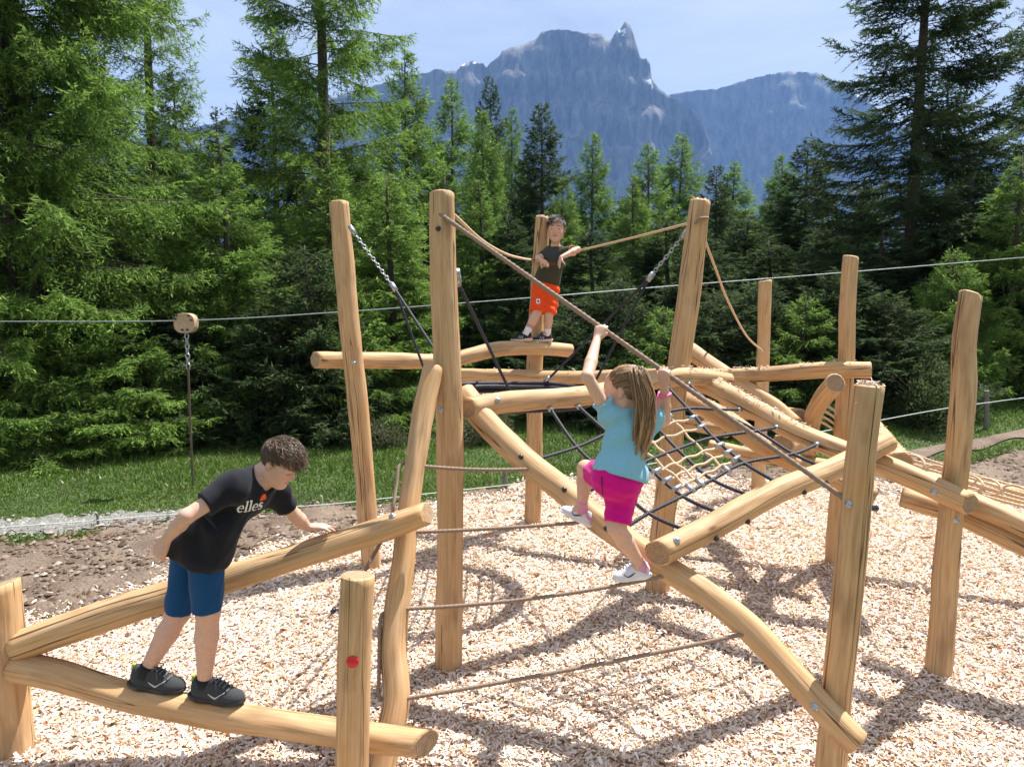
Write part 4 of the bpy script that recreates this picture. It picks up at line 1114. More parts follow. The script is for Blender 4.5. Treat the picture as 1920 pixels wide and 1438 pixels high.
class Vol:
    def __init__(s, lo, hi, h):
        s.lo = np.asarray(lo, float); s.h = h
        s.n = np.ceil((np.asarray(hi) - s.lo) / h).astype(int) + 1
        s.d = np.full(tuple(s.n), 1.0, np.float32)
        s.ax = [s.lo[k] + h * np.arange(s.n[k]) for k in range(3)]
    def win(s, lo, hi):
        a = np.clip(np.floor((lo - s.lo) / s.h).astype(int), 0, s.n); b = np.clip(np.ceil((hi - s.lo) / s.h).astype(int) + 1, 0, s.n)
        sl = tuple(slice(a[k], b[k]) for k in range(3))
        g = np.stack(np.meshgrid(*[s.ax[k][sl[k]] for k in range(3)], indexing='ij'), -1)
        return sl, g
    def add(s, prim, k=0.0, grow=0.0, fn=None):
        m = k + grow + 0.02
        sl, g = s.win(prim.lo - m, prim.hi + m)
        if g.size == 0: return s
        v = prim(g) - grow
        a = s.d[sl]
        if k > 0:
            h = np.maximum(k - np.abs(a - v), 0) / k
            s.d[sl] = np.minimum(a, v) - h * h * k / 4
        else: s.d[sl] = np.minimum(a, v)
        return s
    def cut(s, prim, k=0.0, grow=0.0):
        m = k + grow + 0.02
        sl, g = s.win(prim.lo - m, prim.hi + m)
        if g.size == 0: return s
        v = -(prim(g) - grow); a = s.d[sl]
        if k > 0:
            h = np.maximum(k - np.abs(a - v), 0) / k
            s.d[sl] = np.maximum(a, v) + h * h * k / 4
        else: s.d[sl] = np.maximum(a, v)
        return s
    def half(s, p, n, rad=None):
        """keep the side the normal points away from; with rad only near p"""
        p = np.asarray(p, float); n = nrm(n)
        if rad is None: sl, g = s.win(s.lo, s.lo + s.h * s.n)
        else: sl, g = s.win(p - rad, p + rad)
        v = (g - p) @ n
        if rad is not None: v = np.where(((g - p) ** 2).sum(-1) < rad * rad, v, -1)
        s.d[sl] = np.maximum(s.d[sl], v); return s
    def wrinkle(s, f, fs, amp):
        band = np.argwhere(np.abs(s.d) < 0.03)
        P = s.lo + band * s.h
        s.d[tuple(band.T)] += (amp * f(P)).astype(np.float32); return s
    def mesh(s):
        d = s.d; n = s.n
        neg = d < 0
        cn = np.zeros(tuple(n - 1), np.int8)
        for i in (0, 1):
            for j in (0, 1):
                for k in (0, 1): cn += neg[i:n[0] - 1 + i, j:n[1] - 1 + j, k:n[2] - 1 + k]
        act = np.argwhere((cn > 0) & (cn < 8))
        idx = np.full(tuple(n - 1), -1, np.int32); idx[tuple(act.T)] = np.arange(len(act))
        acc = np.zeros((len(act), 3)); cnt = np.zeros(len(act))
        cor = [(i, j, k) for i in (0, 1) for j in (0, 1) for k in (0, 1)]
        for a in cor:
            for ax in range(3):
                if a[ax]: continue
                b = list(a); b[ax] = 1
                da = d[tuple((act + a).T)]; db = d[tuple((act + b).T)]
                m = (da < 0) != (db < 0)
                t = np.where(m, da / np.where(m, da - db, 1), 0)
                pt = np.array(a)[None, :].repeat(len(act), 0).astype(float); pt[:, ax] += t
                acc[m] += pt[m]; cnt[m] += 1
        V = s.lo + (act + acc / cnt[:, None]) * s.h
        F = []
        for ax in range(3):
            u, v = (ax + 1) % 3, (ax + 2) % 3
            sl0 = [slice(None)] * 3; sl1 = [slice(None)] * 3
            sl0[ax] = slice(0, n[ax] - 1); sl1[ax] = slice(1, n[ax])
            e = np.argwhere(neg[tuple(sl0)] != neg[tuple(sl1)])
            e = e[(e[:, u] > 0) & (e[:, v] > 0) & (e[:, u] < n[u] - 1) & (e[:, v] < n[v] - 1)]
            inside = neg[tuple(e.T)]
            q = []
            for du, dv in ((-1, -1), (0, -1), (0, 0), (-1, 0)):
                c = e.copy(); c[:, u] += du; c[:, v] += dv; q.append(idx[tuple(c.T)])
            Q = np.stack(q, -1); Q[~inside] = Q[~inside][:, ::-1]
            F.append(Q)
        return V, np.vstack(F)

def smooth_mesh(V, F, it=2, lam=0.5):
    e = np.vstack([F[:, [0, 1]], F[:, [1, 2]], F[:, [2, 3]], F[:, [3, 0]]])
    for _ in range(it):
        S = np.zeros_like(V); c = np.zeros(len(V))
        for a, b in ((0, 1), (1, 0)):
            for k in range(3): S[:, k] += np.bincount(e[:, a], V[e[:, b], k], len(V))
            c += np.bincount(e[:, a], minlength=len(V))
        V = V * (1 - lam) + lam * S / np.maximum(c, 1)[:, None]
    return V

# ------------------------------------------------------------------ pieces of a figure
def head_prims(c, A, s):
    """A: columns forward, left, up"""
    L = lambda p: c + A @ (np.array(p, float) * s)
    E = lambda p, r: Ell(L(p), np.array(r) * s, A)
    K = lambda a, b, ra, rb: Cone(L(a), L(b), ra * s, rb * s)
    add = [(E((-.012, 0, .032), (.094, .074, .084)), .0), (E((.022, 0, -.028), (.066, .058, .084)), .04), (E((.05, 0, .045), (.045, .055, .045)), .03)]
    for y in (-1, 1):
        add += [(K((-.004, y * .050, -.058), (.062, y * .016, -.098), .021, .019), .03), (E((.058, y * .036, -.032), (.026, .024, .026)), .03),
                (E((.066, y * .030, -.001), (.016, .0165, .0125)), .008)]
    add += [(E((.074, 0, -.098), (.018, .020, .016)), .02), (K((.078, -.034, .021), (.078, .034, .021), .010, .010), .02),
            (K((.086, 0, .010), (.109, 0, -.030), .008, .0115), .012), (E((.098, .010, -.036), (.010, .008, .008)), .008), (E((.098, -.010, -.036), (.010, .008, .008)), .008),
            (K((.090, -.014, -.060), (.090, .014, -.060), .0065, .0065), .008), (K((.088, -.013, -.070), (.088, .013, -.070), .007, .007), .008)]
    cut = [(K((.101, -.016, -.0650), (.101, .016, -.0650), .003, .003), .004)]
    for y in (-1, 1):
        add += [(Ell(L((-.010, y * .079, -.006)), np.array((.019, .008, .031)) * s, A @ np.array(Matrix.Rotation(y * R(22), 3, 'Z') @ Matrix.Rotation(R(-12), 3, 'Y'))), .006)]
        cut += [(Ell(L((-.006, y * .088, -.003)), np.array((.010, .006, .018)) * s, A), .004)]
    return add, cut
def face_axes(f, up=(0, 0, 1)):
    f = nrm(f); u = np.asarray(up, float); u = nrm(u - f * (u @ f)); l = np.cross(u, f)
    return np.stack([f, l, u], 1)
def hand_prims(w, d, palm, thumb_sign, s, curl=(0.35, 0.5, 0.35), spread=0.06, thumb_curl=0.3, thumb_out=0.75):
    """w wrist, d towards the fingers, palm the way the palm faces; thumb_sign +1: thumb on the side d x palm"""
    d = nrm(d); n = np.asarray(palm, float); n = nrm(n - d * (n @ d)); t = np.cross(d, n) * thumb_sign
    out = []
    kn = [(.074, .027, .060), (.078, .009, .068), (.073, -.010, .063), (.064, -.027, .048)]
    for i, (a, b, ln) in enumerate(kn):
        k = w + (d * a + t * b) * s
        out.append((Cone(w + (d * .012 + t * b * 0.45) * s, k, .0125 * s, .0105 * s), .012 * s))
        q = nrm(d + t * (b / .027) * spread)
        ang = 0; p = k
        for j, (fr, c) in enumerate(zip((.46, .31, .23), curl)):
            ang += c * (1 + 0.08 * i)
            v = q * math.cos(ang) + n * math.sin(ang)
            p2 = p + v * ln * fr * s
            out.append((Cone(p, p2, (.0088 - .0008 * j) * s, (.0082 - .0009 * j) * s), .002))
            p = p2
    out.append((Ell(w + d * .045 * s, np.array((.040, .030, .0115)) * s, np.stack([d, t, n], 1)), .012 * s))
    b0 = w + (d * .018 + t * .018) * s
    v1 = nrm(d * 0.75 + t * thumb_out + n * 0.25); p1 = b0 + v1 * .040 * s
    v2 = nrm(v1 + d * 0.25 * (1 - thumb_curl) + n * thumb_curl * 1.4); p2 = p1 + v2 * .030 * s
    v3 = nrm(v2 + n * thumb_curl * 0.8); p3 = p2 + v3 * .024 * s
    out += [(Cone(b0, p1, .0135 * s, .0105 * s), .010 * s), (Cone(p1, p2, .0098 * s, .0092 * s), .002), (Cone(p2, p3, .0092 * s, .0078 * s), .002)]
    return out
def limb(a, b, ra, rm, rb, at=0.35):
    m = a + (b - a) * at
    return [(Cone(a, m, ra, rm), .01), (Cone(m, b, rm, rb), .01)]
def bounds(pr, m=0.03):
    lo = np.min([p[0].lo for p in pr], 0) - m; hi = np.max([p[0].hi for p in pr], 0) + m
    return lo, hi
def solid(pr, cuts, h, m=0.03, halves=(), wr=None, it=2):
    lo, hi = bounds(pr, m)
    v = Vol(lo, hi, h)
    for p, k in pr: v.add(p, k)
    for p, k in cuts: v.cut(p, k)
    if wr: v.wrinkle(*wr)
    for q in halves: v.half(*q)
    V, F = v.mesh()
    return smooth_mesh(V, F, it), F

def strands(P, W):
    """P (S,K,3) paths, W (S,K) radii -> three-sided tapered locks"""
    S, Kn, _ = P.shape
    T = np.gradient(P, axis=1); T /= np.maximum(np.linalg.norm(T, axis=-1, keepdims=True), 1e-9)
    ref = np.random.RandomState(1).normal(size=(S, 1, 3)) * np.ones((1, Kn, 1))
    N = np.cross(T, ref); N /= np.maximum(np.linalg.norm(N, axis=-1, keepdims=True), 1e-9); B = np.cross(T, N)
    V = np.stack([P + W[..., None] * (math.cos(a) * N + math.sin(a) * B) for a in (0, 2.094, 4.189)], 2)        # S,K,3,3
    k = np.arange(Kn - 1)[:, None] * 3; j = np.arange(3)[None]; j2 = (j + 1) % 3
    f = np.stack([k + j, k + j2, k + 3 + j2, k + 3 + j], -1).reshape(-1, 4)
    F = (f[None] + (np.arange(S) * Kn * 3)[:, None, None]).reshape(-1, 4)
    return V.reshape(-1, 3), F
HAIR = attr_mat('hair', 'col', 0.42, 0.0, 0.5)
SKIN = None
def skin_mat():
    m = attr_mat('skin', 'col', 0.5, 0.0, 0.35, 0.06, 60)
    b = m.node_tree.nodes['Principled BSDF']
    b.inputs['Subsurface Weight'].default_value = 0.25
    b.inputs['Subsurface Radius'].default_value = (0.008, 0.003, 0.0015)
    b.inputs['Subsurface Scale'].default_value = 0.6
    return m
SKIN = skin_mat()
def paint_skin(V, base, c, A, s, brow=(0.07, 0.04, 0.025), lash=True, cheek=0.5):
    col = np.tile(np.array(base), (len(V), 1))
    q = (V - c) @ A / s
    near = (np.abs(q) < 0.14).all(1)
    x, y, z = q.T; ay = np.abs(y)
    def blend(w, cc):
        w = np.clip(w, 0, 1)[:, None] * near[:, None]
        col[:] = col * (1 - w) + np.array(cc) * w
    blend(cheek * np.exp(-((ay - .04) / .02) ** 2 - ((z + .032) / .022) ** 2) * (x > .03), np.array(base) * (1.0, .72, .68))
    blend(0.45 * np.exp(-((x - .108) / .012) ** 2 - (y / .015) ** 2 - ((z + .03) / .014) ** 2), np.array(base) * (1.0, .75, .7))
    blend(0.85 * np.exp(-(np.maximum(np.abs(z + .0645) - .005, 0) / .003) ** 2 - (np.maximum(ay - .013, 0) / .006) ** 2) * (x > .08), (0.46, 0.17, 0.14))
    blend(0.5 * np.exp(-((z + .0648) / .002) ** 2 - (np.maximum(ay - .016, 0) / .005) ** 2) * (x > .08), (0.15, 0.05, 0.05))
    blend(0.85 * np.exp(-((z - .022 - .006 * (1 - ((ay - .032) / .02) ** 2)) / .0042) ** 2) * (ay > .012) * (ay < .050) * (x > .055), brow)
    if lash:
        blend(0.95 * np.exp(-((z + .007 + 0.10 * (ay - .03)) / .0030) ** 2) * (ay > .016) * (ay < .046) * (x > .055), (0.035, 0.02, 0.015))
    blend(0.5 * np.exp(-((ay - .086) / .006) ** 2) * (np.abs(z) < .04) * (np.abs(x) < .04), np.array(base) * (1.05, .7, .62))
    return col
def part(name, V, F, mat, parent, col=None, smooth=True):
    me = mesh(V, F, smooth)
    if col is not None: attr_col(me, 'col', col)
    return put(name, me, mat, parent)
def cloth(name, col, var=0.08, rough=0.9, scale=300.0, bump=0.15, melange=0.0):
    m = plain(name, col, rough, 0, max(var, melange), scale, bump, spec=0.15)
    m.node_tree.nodes['Principled BSDF'].inputs['Sheen Weight'].default_value = 0.08
    return m
def crest(key, px):
    """top of a log under a picture column"""
    o, C = LOGC[key]
    pr = [(960 + FPX * c[0] / (c[1] * CT + (CAM_H - c[2]) * ST)) for c in C]
    c = C[int(np.argmin(np.abs(np.array(pr) - px)))]
    off = root_loc(FRAME)
    ok, loc, n, _ = o.ray_cast(Vector(tuple(c - off + [0, 0, 0.4])), Vector((0, 0, -1)))
    return np.array(loc) + off

# ------------------------------------------------------------------ shoes
def shoe_parts(L, h=0.0045):
    """heel at -x, toe at +x, ground at z=0; returns meshes of upper, sole, laces in local space"""
    k = L / 0.25
    up = [(Ell((-.072, 0, .055), (.040, .031, .050)), 0), (Cone((-.06, 0, .045), (.02, .002, .045), .034, .036), .02), (Cone((.02, .002, .045), (.088, .004, .030), .036, .027), .02),
          (Ell((.06, .002, .030), (.062, .041, .030)), .02), (Cone((-.035, 0, .085), (.012, 0, .072), .028, .024), .02), (Ell((-.088, 0, .085), (.014, .018, .024)), .012)]
    cut = [(Ell((-.045, 0, .122), (.040, .024, .030)), .006), (Ell((0.0, 0, -.105), (.5, .5, .125)), .004)]
    so = [(Ell((-.075, 0, .022), (.050, .038, .023)), 0), (Cone((-.06, 0, .018), (.04, 0, .014), .032, .034), .02), (Ell((.065, .002, .018), (.064, .046, .017)), .02)]
    sc = [(Ell((0, 0, -.5), (2, 2, .5)), .002)]
    outm = []
    for pr, ct, tp in ((up, cut, None), (so, [(Ell((0, 0, -.100), (1.5, 1.5, .100)), .003)], ((0, 0, .033), (0, 0, 1)))):
        V, F = solid(pr, ct, h, 0.012, [tp] if tp else [], None, 1)
        outm.append((V * k, F))
    lc = []
    for i in range(5):
        x0 = -.012 + i * .017; z0 = .092 - i * .0085
        lc.append(tube(spline([[x0, -.026, z0 - .014], [x0 + .004, -.012, z0], [x0 + .006, .010, z0], [x0 + .002, .026, z0 - .014]], 9), .0034, 6))
    for sg in (-1, 1):
        lc.append(tube(spline([[-.012, 0, .098], [-.006, sg * .016, .112], [.012, sg * .030, .104], [.004, sg * .016, .098], [-.010, 0, .099]], 18), .0028, 6))
        lc.append(tube(spline([[-.012, 0, .098], [.006, sg * .02, .090], [.016, sg * .034, .062]], 12), .0026, 6))
    V, F = join(lc); V = V * k; uv = outm[0][0]
    for q in range(len(V)):                                           # settle the laces on the tongue
        nb_ = uv[(np.abs(uv[:, 0] - V[q, 0]) < .007) & (np.abs(uv[:, 1] - V[q, 1]) < .007)]
        if len(nb_) and q < len(lc[0][0]) * 5: V[q, 2] = max(V[q, 2], nb_[:, 2].max() + .001)
    outm.append((V, F))
    return outm
def side_mark(shoe_V, pts, y_sign, k, w0, w1):
    """a flat streak lying on the side of the shoe"""
    C = spline(np.array([[p[0], 0, p[1]] for p in pts]) * k, 14)
    wid = np.interp(np.linspace(0, 1, 14), [0, .3, 1], [w1, w0, w1 * 0.4]) * k
    Vt = []
    for c, w in zip(C, wid):
        for dz in (-w, w):
            q = c + [0, 0, dz]
            near = shoe_V[(np.abs(shoe_V[:, 0] - q[0]) < .008) & (np.abs(shoe_V[:, 2] - q[2]) < .008)]
            y = (near[:, 1] * y_sign).max() if len(near) else .03 * k
            Vt.append([q[0], y_sign * (y + .0015), q[2]])
    Vt = np.array(Vt); F = grid_faces(14, 2, closed=False)
    Vi = Vt.copy(); Vi[:, 1] -= y_sign * .003
    return np.vstack([Vt, Vi]), np.vstack([F, F[:, ::-1] + len(Vt)])
def add_shoe(parent, pos, fwd, up, shape, mats, marks=(), extra=None):
    """mats: upper, sole, laces"""
    A = face_axes(fwd, up)
    X = lambda V: np.asarray(V) @ A.T + np.asarray(pos)
    (uv, uf), (sv, sf), (lv, lf) = shape
    u = part('shoe', X(uv), uf, mats[0], parent)
    part('sole', X(sv), sf, mats[1], u)
    part('laces', X(lv), lf, mats[2], u)
    for (V, F, mm, nm) in marks: part(nm, X(V), F, mm, u)
    return u, X

# =================================================================== the boy on the balance beam
def person(name, base, label):
    return empty(name, base, label, 'person')
r1 = crest("L1", 402); r2 = crest("L1", 288)
B1 = person('person', (r1 + r2) / 2, 'boy in black shirt and blue shorts bending along the low beam')
yb = r1[1]
h1 = nrm([math.cos(R(33)) * math.cos(R(14)), -math.cos(R(33)) * math.sin(R(14)), -math.sin(R(33))])
HA = face_axes(h1); HC = U(524, 866, yb + 0.0); HS = 0.80
neck = U(486, 897, yb); pel = U(372, 1008, yb)
shR, shL = U(437, 913, yb - .12), U(510, 917, yb + .11)
elR, wrR = U(350, 968, yb - .25), U(312, 1010, yb - .19)
hl = crest('L2', 612)
wrL = hl + [-.075, -.012, .040]; elL = U(553, 966, (shL[1] + wrL[1]) / 2 + .02)
hipR, hipL = U(383, 1012, yb - .07), U(360, 1008, yb + .08)
kneeR, kneeL = U(390, 1146, r1[1] - .045), U(334, 1150, r2[1] + .05)
ankR, ankL = r1 + [-.045, 0, .088], r2 + [-.035, 0.0, .088]
up = nrm(neck - pel); lat = nrm(shL - shR); lat = nrm(lat - up * (lat @ up)); fr = np.cross(lat, up)
TA = np.stack([lat, up, fr], 1)
tor = [(Ell(pel, (.104, .10, .078), TA), 0), (Ell(pel + (neck - pel) * .36, (.098, .12, .070), TA), .05), (Ell(pel + (neck - pel) * .70, (.114, .13, .078), TA), .05), (Cone(shR, shL, .042, .042), .05),
       (Cone(pel + (neck - pel) * .86, neck, .07, .046), .04)]
add, cut = head_prims(HC, HA, HS)
arms = limb(shR, elR, .036, .034, .029) + limb(elR, wrR, .030, .030, .020) + limb(shL, elL, .036, .034, .029) + limb(elL, wrL, .030, .030, .020)
legs = limb(hipR, kneeR, .058, .060, .052, .3) + limb(kneeR, ankR, .046, .048, .028) + limb(hipL, kneeL, .058, .060, .052, .3) + limb(kneeL, ankL, .046, .048, .028)
feet = [(Cone(ankR - [0, 0, .015], r1 + [.045, 0, .030], .026, .016), .015), (Cone(ankL - [0, 0, .015], r2 + [.045, 0, .026], .026, .016), .015)]
neckp = [(Cone(HC + HA @ np.array([-.022, 0, -.05]), neck - up * .02, .046, .050), .03)]
hR = hand_prims(wrR, U(289, 1052, yb - .17) - wrR, (0.35, 0.85, -0.1), -1, 0.95, (.35, .45, .3))
ld = nrm(crest('L2', 640) - crest('L2', 612))
hL = hand_prims(wrL, ld * .9 + np.array([0, .05, -.22]), (0, 0.0, -1), 1, 0.92, (.18, .22, .15), .10, .15, .6)
body = [(p, k) for p, k in tor] + neckp + arms + legs + feet + add + hR + hL
slim = [(Ell(p.c, p.r * .9, p.A), k) if isinstance(p, Ell) else (Cone(p.a, p.b, p.ra * .88, p.rb * .88), k) for p, k in tor]
V, F = solid(slim + neckp + arms + legs + feet + add + hR + hL, cut, .0051, .02, it=1)
SK1 = (0.60, 0.36, 0.265)
part('body', V, F, SKIN, B1, paint_skin(V, SK1, HC, HA, HS, (0.10, 0.06, 0.035)))
# shirt
def grow(pr, g): return [(Ell(p.c, p.r + g, p.A), k) if isinstance(p, Ell) else (Cone(p.a, p.b, p.ra + g, p.rb + g), k) for p, k in pr]
slR = shR + (elR - shR) * .62; slL = shL + (elL - shL) * .66
hemp = U(392, 1058, yb)
shirt = grow(tor, .012) + [(Ell(pel - up * .01 + fr * .022, (.114, .17, .088), TA), .06), (Cone(hipR + up * .09 + fr * .01, hipR + np.array([.016, 0, -.06]), .082, .087), .06), (Cone(hipL + up * .09 + fr * .01, hipL + np.array([.016, 0, -.06]), .070, .083), .06), (Cone(shR, slR + (slR - shR) * .1, .051, .054), .04), (Cone(shL, slL + (slL - shL) * .1, .051, .052), .04)]
hemn = nrm(-up * 0.85 + np.array([.15, 0, -.45]))
def fold(P, A, f1, f2, sd):
    q = P @ A
    return vnoise(q * np.array([1.0, 0.55, 1.0]), f1, sd) * .6 + vnoise(q * np.array([1.6, 0.4, 1.0]), f2, sd + 1) * .4
V, F = solid(shirt, [(Ell(neck + up * .035 + fr * .02, (.062, .05, .062), TA), .01)], .006, .03,
             [(slR, slR - shR, .13), (slL, slL - shL, .13), (pel - up * .085, hemn, None)], (lambda P: fold(P, TA, 34, 62, 31) + .5 * np.sin(P @ (up * 42 + fr * 30 + lat * 12)), 0, .0085))
SHIRT1 = cloth('black_cotton', (0.011, 0.012, 0.016), .15)
sh1 = part('shirt', V, F, SHIRT1, B1)
# shorts
def shorts_prims(hR, hL, kR, kL, p, A, r0, r1, rp):
    return [(Ell(p, rp, A), 0), (Cone(hR, kR, r0, r1), .04), (Cone(hL, kL, r0, r1), .04)]
heR, heL = hipR + (kneeR - hipR) * .97, hipL + (kneeL - hipL) * .97
V, F = solid(shorts_prims(hipR, hipL, heR + (heR - hipR) * .05, heL + (heL - hipL) * .05, pel - np.array([0, 0, .02]), TA, .075, .062, (.100, .10, .076)), [], .006, .03,
             [(heR, heR - hipR, .12), (heL, heL - hipL, .12), (pel + np.array([0, 0, -.022]), (-.2, 0, 1), None)], (lambda P: fold(P, TA, 34, 70, 41) , 0, .0065))
part('shorts', V, F, cloth('petrol_blue_cotton', (0.006, 0.055, 0.155), .12), B1)
# lettering on the chest: heavy serif letters and a small orange half disc, laid on the shirt
def letter_polys(ch):
    a = np.linspace(0, 2 * np.pi, 40)
    if ch == 'l': return [[(-.13, 0), (.13, 0), (.13, 1.5), (-.24, 1.5), (-.24, 1.38), (-.13, 1.34)], [(-.26, 0), (.26, 0), (.26, .12), (-.26, .12)]], .58
    if ch == 'e':
        o = [(.46 * math.cos(t), .5 + .52 * math.sin(t)) for t in np.linspace(R(2), R(318), 30)]
        i = [(.24 * math.cos(t) + .03, .5 + .40 * math.sin(t)) for t in np.linspace(R(318), R(2), 30)]
        return [o + i, [(-.30, .46), (.46, .46), (.46, .58), (-.30, .58)]], 1.02
    if ch == 's':
        c = spline([(.27, .80), (.10, .95), (-.20, .88), (-.24, .70), (.0, .54), (.24, .36), (.20, .12), (-.06, .05), (-.30, .20)], 30)
        t = np.gradient(c, axis=0); t /= np.linalg.norm(t, axis=1, keepdims=True); n = np.stack([-t[:, 1], t[:, 0]], -1)
        w = (.07 + .09 * np.exp(-((np.linspace(0, 1, 30) - .5) / .22) ** 2))[:, None]
        return [[tuple(p) for p in c + n * w] + [tuple(p) for p in (c - n * w)[::-1]]], .78
def flat_tris(poly, step):
    """fill a polygon with small quads"""
    P = np.array(poly); lo, hi = P.min(0), P.max(0)
    gx = np.arange(lo[0], hi[0] + step, step); gy_ = np.arange(lo[1], hi[1] + step, step)
    X, Y = np.meshgrid(gx, gy_); q = np.stack([X.ravel() + step / 2, Y.ravel() + step / 2], -1)
    ins = np.zeros(len(q), bool); x1, y1 = P[:, 0], P[:, 1]; x2, y2 = np.roll(x1, -1), np.roll(y1, -1)
    for k in range(len(P)):
        c = ((y1[k] > q[:, 1]) != (y2[k] > q[:, 1])) & (q[:, 0] < (x2[k] - x1[k]) * (q[:, 1] - y1[k]) / (y2[k] - y1[k] + 1e-12) + x1[k])
        ins ^= c
    q = q[ins] - step / 2
    V = np.stack([q, q + [step, 0], q + [step, step], q + [0, step]], 1).reshape(-1, 2)
    return V, np.arange(len(V)).reshape(-1, 4)
bpy.context.view_layer.update()
def lay_on(target, parent, origin, ex, ey, polys, scale, mat, name, step, lift=.0015):
    """project flat artwork onto a garment along its own normal"""
    en = np.cross(ex, ey); off = root_loc(parent)
    VV, FF, o_ = [], [], 0
    for poly in polys:
        V2, f = flat_tris(poly, step)
        P = origin + V2[:, :1] * scale * ex + V2[:, 1:] * scale * ey
        keep = np.ones(len(P), bool)
        for k in range(len(P)):
            ok, loc, n, _ = target.ray_cast(Vector(tuple(P[k] + en * .12 - off)), Vector(tuple(-en)))
            if ok: P[k] = np.array(loc) + off + np.array(n) * lift
            else: keep[k] = False
        g = keep[f].all(1)
        VV.append(P); FF.append(f[g] + o_); o_ += len(P)
    return part(name, np.vstack(VV), np.vstack(FF), mat, target, None, False)
cen = U(474, 951, yb - .1)
en1 = nrm(nrm(EYE - cen) * .8 + fr * .45); ey1 = np.array([.16, 0, 1.0]); ey1 = nrm(ey1 - en1 * (ey1 @ en1)); ex1 = np.cross(ey1, en1)
WPRINT = plain('white_print', (0.72, 0.72, 0.72), .7, 0, .03, 40); OPRINT = plain('orange_print', (0.75, 0.10, 0.02), .7, 0, .03, 40)
x_ = -.058; sc_ = .036; cnd = .78
for ch in 'elles':
    polys, adv = letter_polys(ch)
    polys = [[(p[0] * cnd, p[1]) for p in q] for q in polys]
    lay_on(sh1, B1, cen + ex1 * (x_ + adv * sc_ * cnd / 2) - ey1 * .026, ex1, ey1, polys, sc_, WPRINT, 'print_letter', .05)
    x_ += adv * sc_ * cnd * .96
hd = [(.5 * math.cos(t), .95 * math.sin(t)) for t in np.linspace(0, math.pi, 20)]
lay_on(sh1, B1, cen + ex1 * .044 + ey1 * .018, ex1, ey1, [hd], .030, OPRINT, 'print_emblem', .06)
# shoes and socks
BLK = cloth('black_mesh_fabric', (0.02, 0.022, 0.024), .3); DGR = plain('black_rubber', (0.012, 0.013, 0.018), .35, 0, .2, 30); LACE1 = cloth('grey_lace', (.12, .125, .13)); SILV = plain('silver_print', (.42, .43, .44), .5, 0, .05, 30)
GREYM = cloth('grey_knit', (0.045, 0.048, 0.052), .4, scale=500)
shp1 = shoe_parts(.250)
mk = []
for sg in (-1, 1):
    mk.append((*side_mark(shp1[0][0], [(-.02, .052), (.012, .040), (.030, .052), (.052, .066)], sg, 1.0, .0045, .002), SILV, 'shoe_mark'))
for p, dr, ak in ((r1, (1, -.06, -.09), ankR), (r2, (1, .02, -.14), ankL)):
    u, X = add_shoe(B1, p - np.array([0, 0, .003]), dr, (0, 0, 1), shp1, (GREYM, DGR, LACE1), mk)
    part('heel_tab', *[(X(v), f) for v, f in [tube(spline([[-.104, 0, .070], [-.107, 0, .092], [-.104, 0, .108]], 6), .006, 6)]][0], plain('lime_tab', (.35, .55, .03), .6), u)
for a, k in ((ankR, kneeR), (ankL, kneeL)):
    d = nrm(k - a)
    part('sock', *tube(np.array([a - d * .03, a, a + d * .022]), np.array([.036, .0345, .0345]), 16), BLK, B1)
# hair: short sides, long tousled top falling forward
def head_hair(parent, HC, HA, HS, seed, n, base_col, sidel, topl, fwdflow, hairline, curl, wid=.0024, capgrow=.006):
    rs = np.random.RandomState(seed)
    L = lambda q: HC + (q * HS) @ HA.T
    ce = np.array([-.012, 0, .032]); re = np.array([.094, .074, .084]) + capgrow
    d = rs.normal(size=(n * 3, 3)); d /= np.linalg.norm(d, axis=1, keepdims=True)
    q = ce + d * re
    d = d[hairline(q)][:n]; q = ce + d * re
    S = len(d); Kn = 6
    P = np.zeros((S, Kn, 3)); P[:, 0] = q - d * .004
    top = np.clip((d[:, 2] - .15) / .5, 0, 1)
    ln = (sidel + (topl - sidel) * top) * rs.uniform(.7, 1.25, S)
    ph = rs.uniform(0, 6.28, (S, 3))
    for k in range(1, Kn):
        p = P[:, k - 1]; nn = (p - ce) / re ** 2; nn /= np.linalg.norm(nn, axis=1, keepdims=True)
        fl = fwdflow(p, top) + rs.normal(0, .12, (S, 3)) + curl * np.sin(ph + k * 1.7)
        fl = fl - nn * (fl * nn).sum(1, keepdims=True) * .85
        fl /= np.linalg.norm(fl, axis=1, keepdims=True)
        st = p + (fl + nn * (.42 * top * (1 - k / Kn) + .05)[:, None]) * (ln / (Kn - 1))[:, None]
        r = np.sqrt((((st - ce) / re) ** 2).sum(1)); low = r < 1.0
        st[low] = ce + (st[low] - ce) / r[low][:, None] * 1.01
        P[:, k] = st
    W = wid * np.linspace(1, .25, Kn)[None] * rs.uniform(.7, 1.3, (S, 1))
    V, F = strands(L(P), W * HS)
    tone = rs.uniform(.6, 1.5, (S, 1)) ** 1.0
    col = np.repeat(np.array(base_col) * tone * rs.normal(1, .05, (S, 3)), Kn * 3, 0)
    # under-layer cap
    pr = [(Ell(HC + HA @ (ce * HS), (re - .002) * HS, HA), 0)]
    lo, hi = bounds(pr, .01); v = Vol(lo, hi, .005); v.add(pr[0][0])
    CV, CF = v.mesh(); lq = ((CV - HC) @ HA) / HS; ok = hairline(lq); CF = CF[ok[CF].all(1)]
    V2, F2 = join([(V, F), (CV, CF)])
    col = np.vstack([col, np.tile(np.array(base_col) * .7, (len(CV), 1))])
    return part('hair', V2, F2, HAIR, parent, np.clip(col, 0, 1))
def hl_boy1(q):
    x, y, z = q.T
    line = np.where(x > -.01, .012 + .9 * np.clip(x - .0, 0, .1) , -.045 - .3 * np.clip(-x - .01, 0, .1))
    line = np.where(x > .03, .045 + .25 * (x - .03), line)
    return z > line
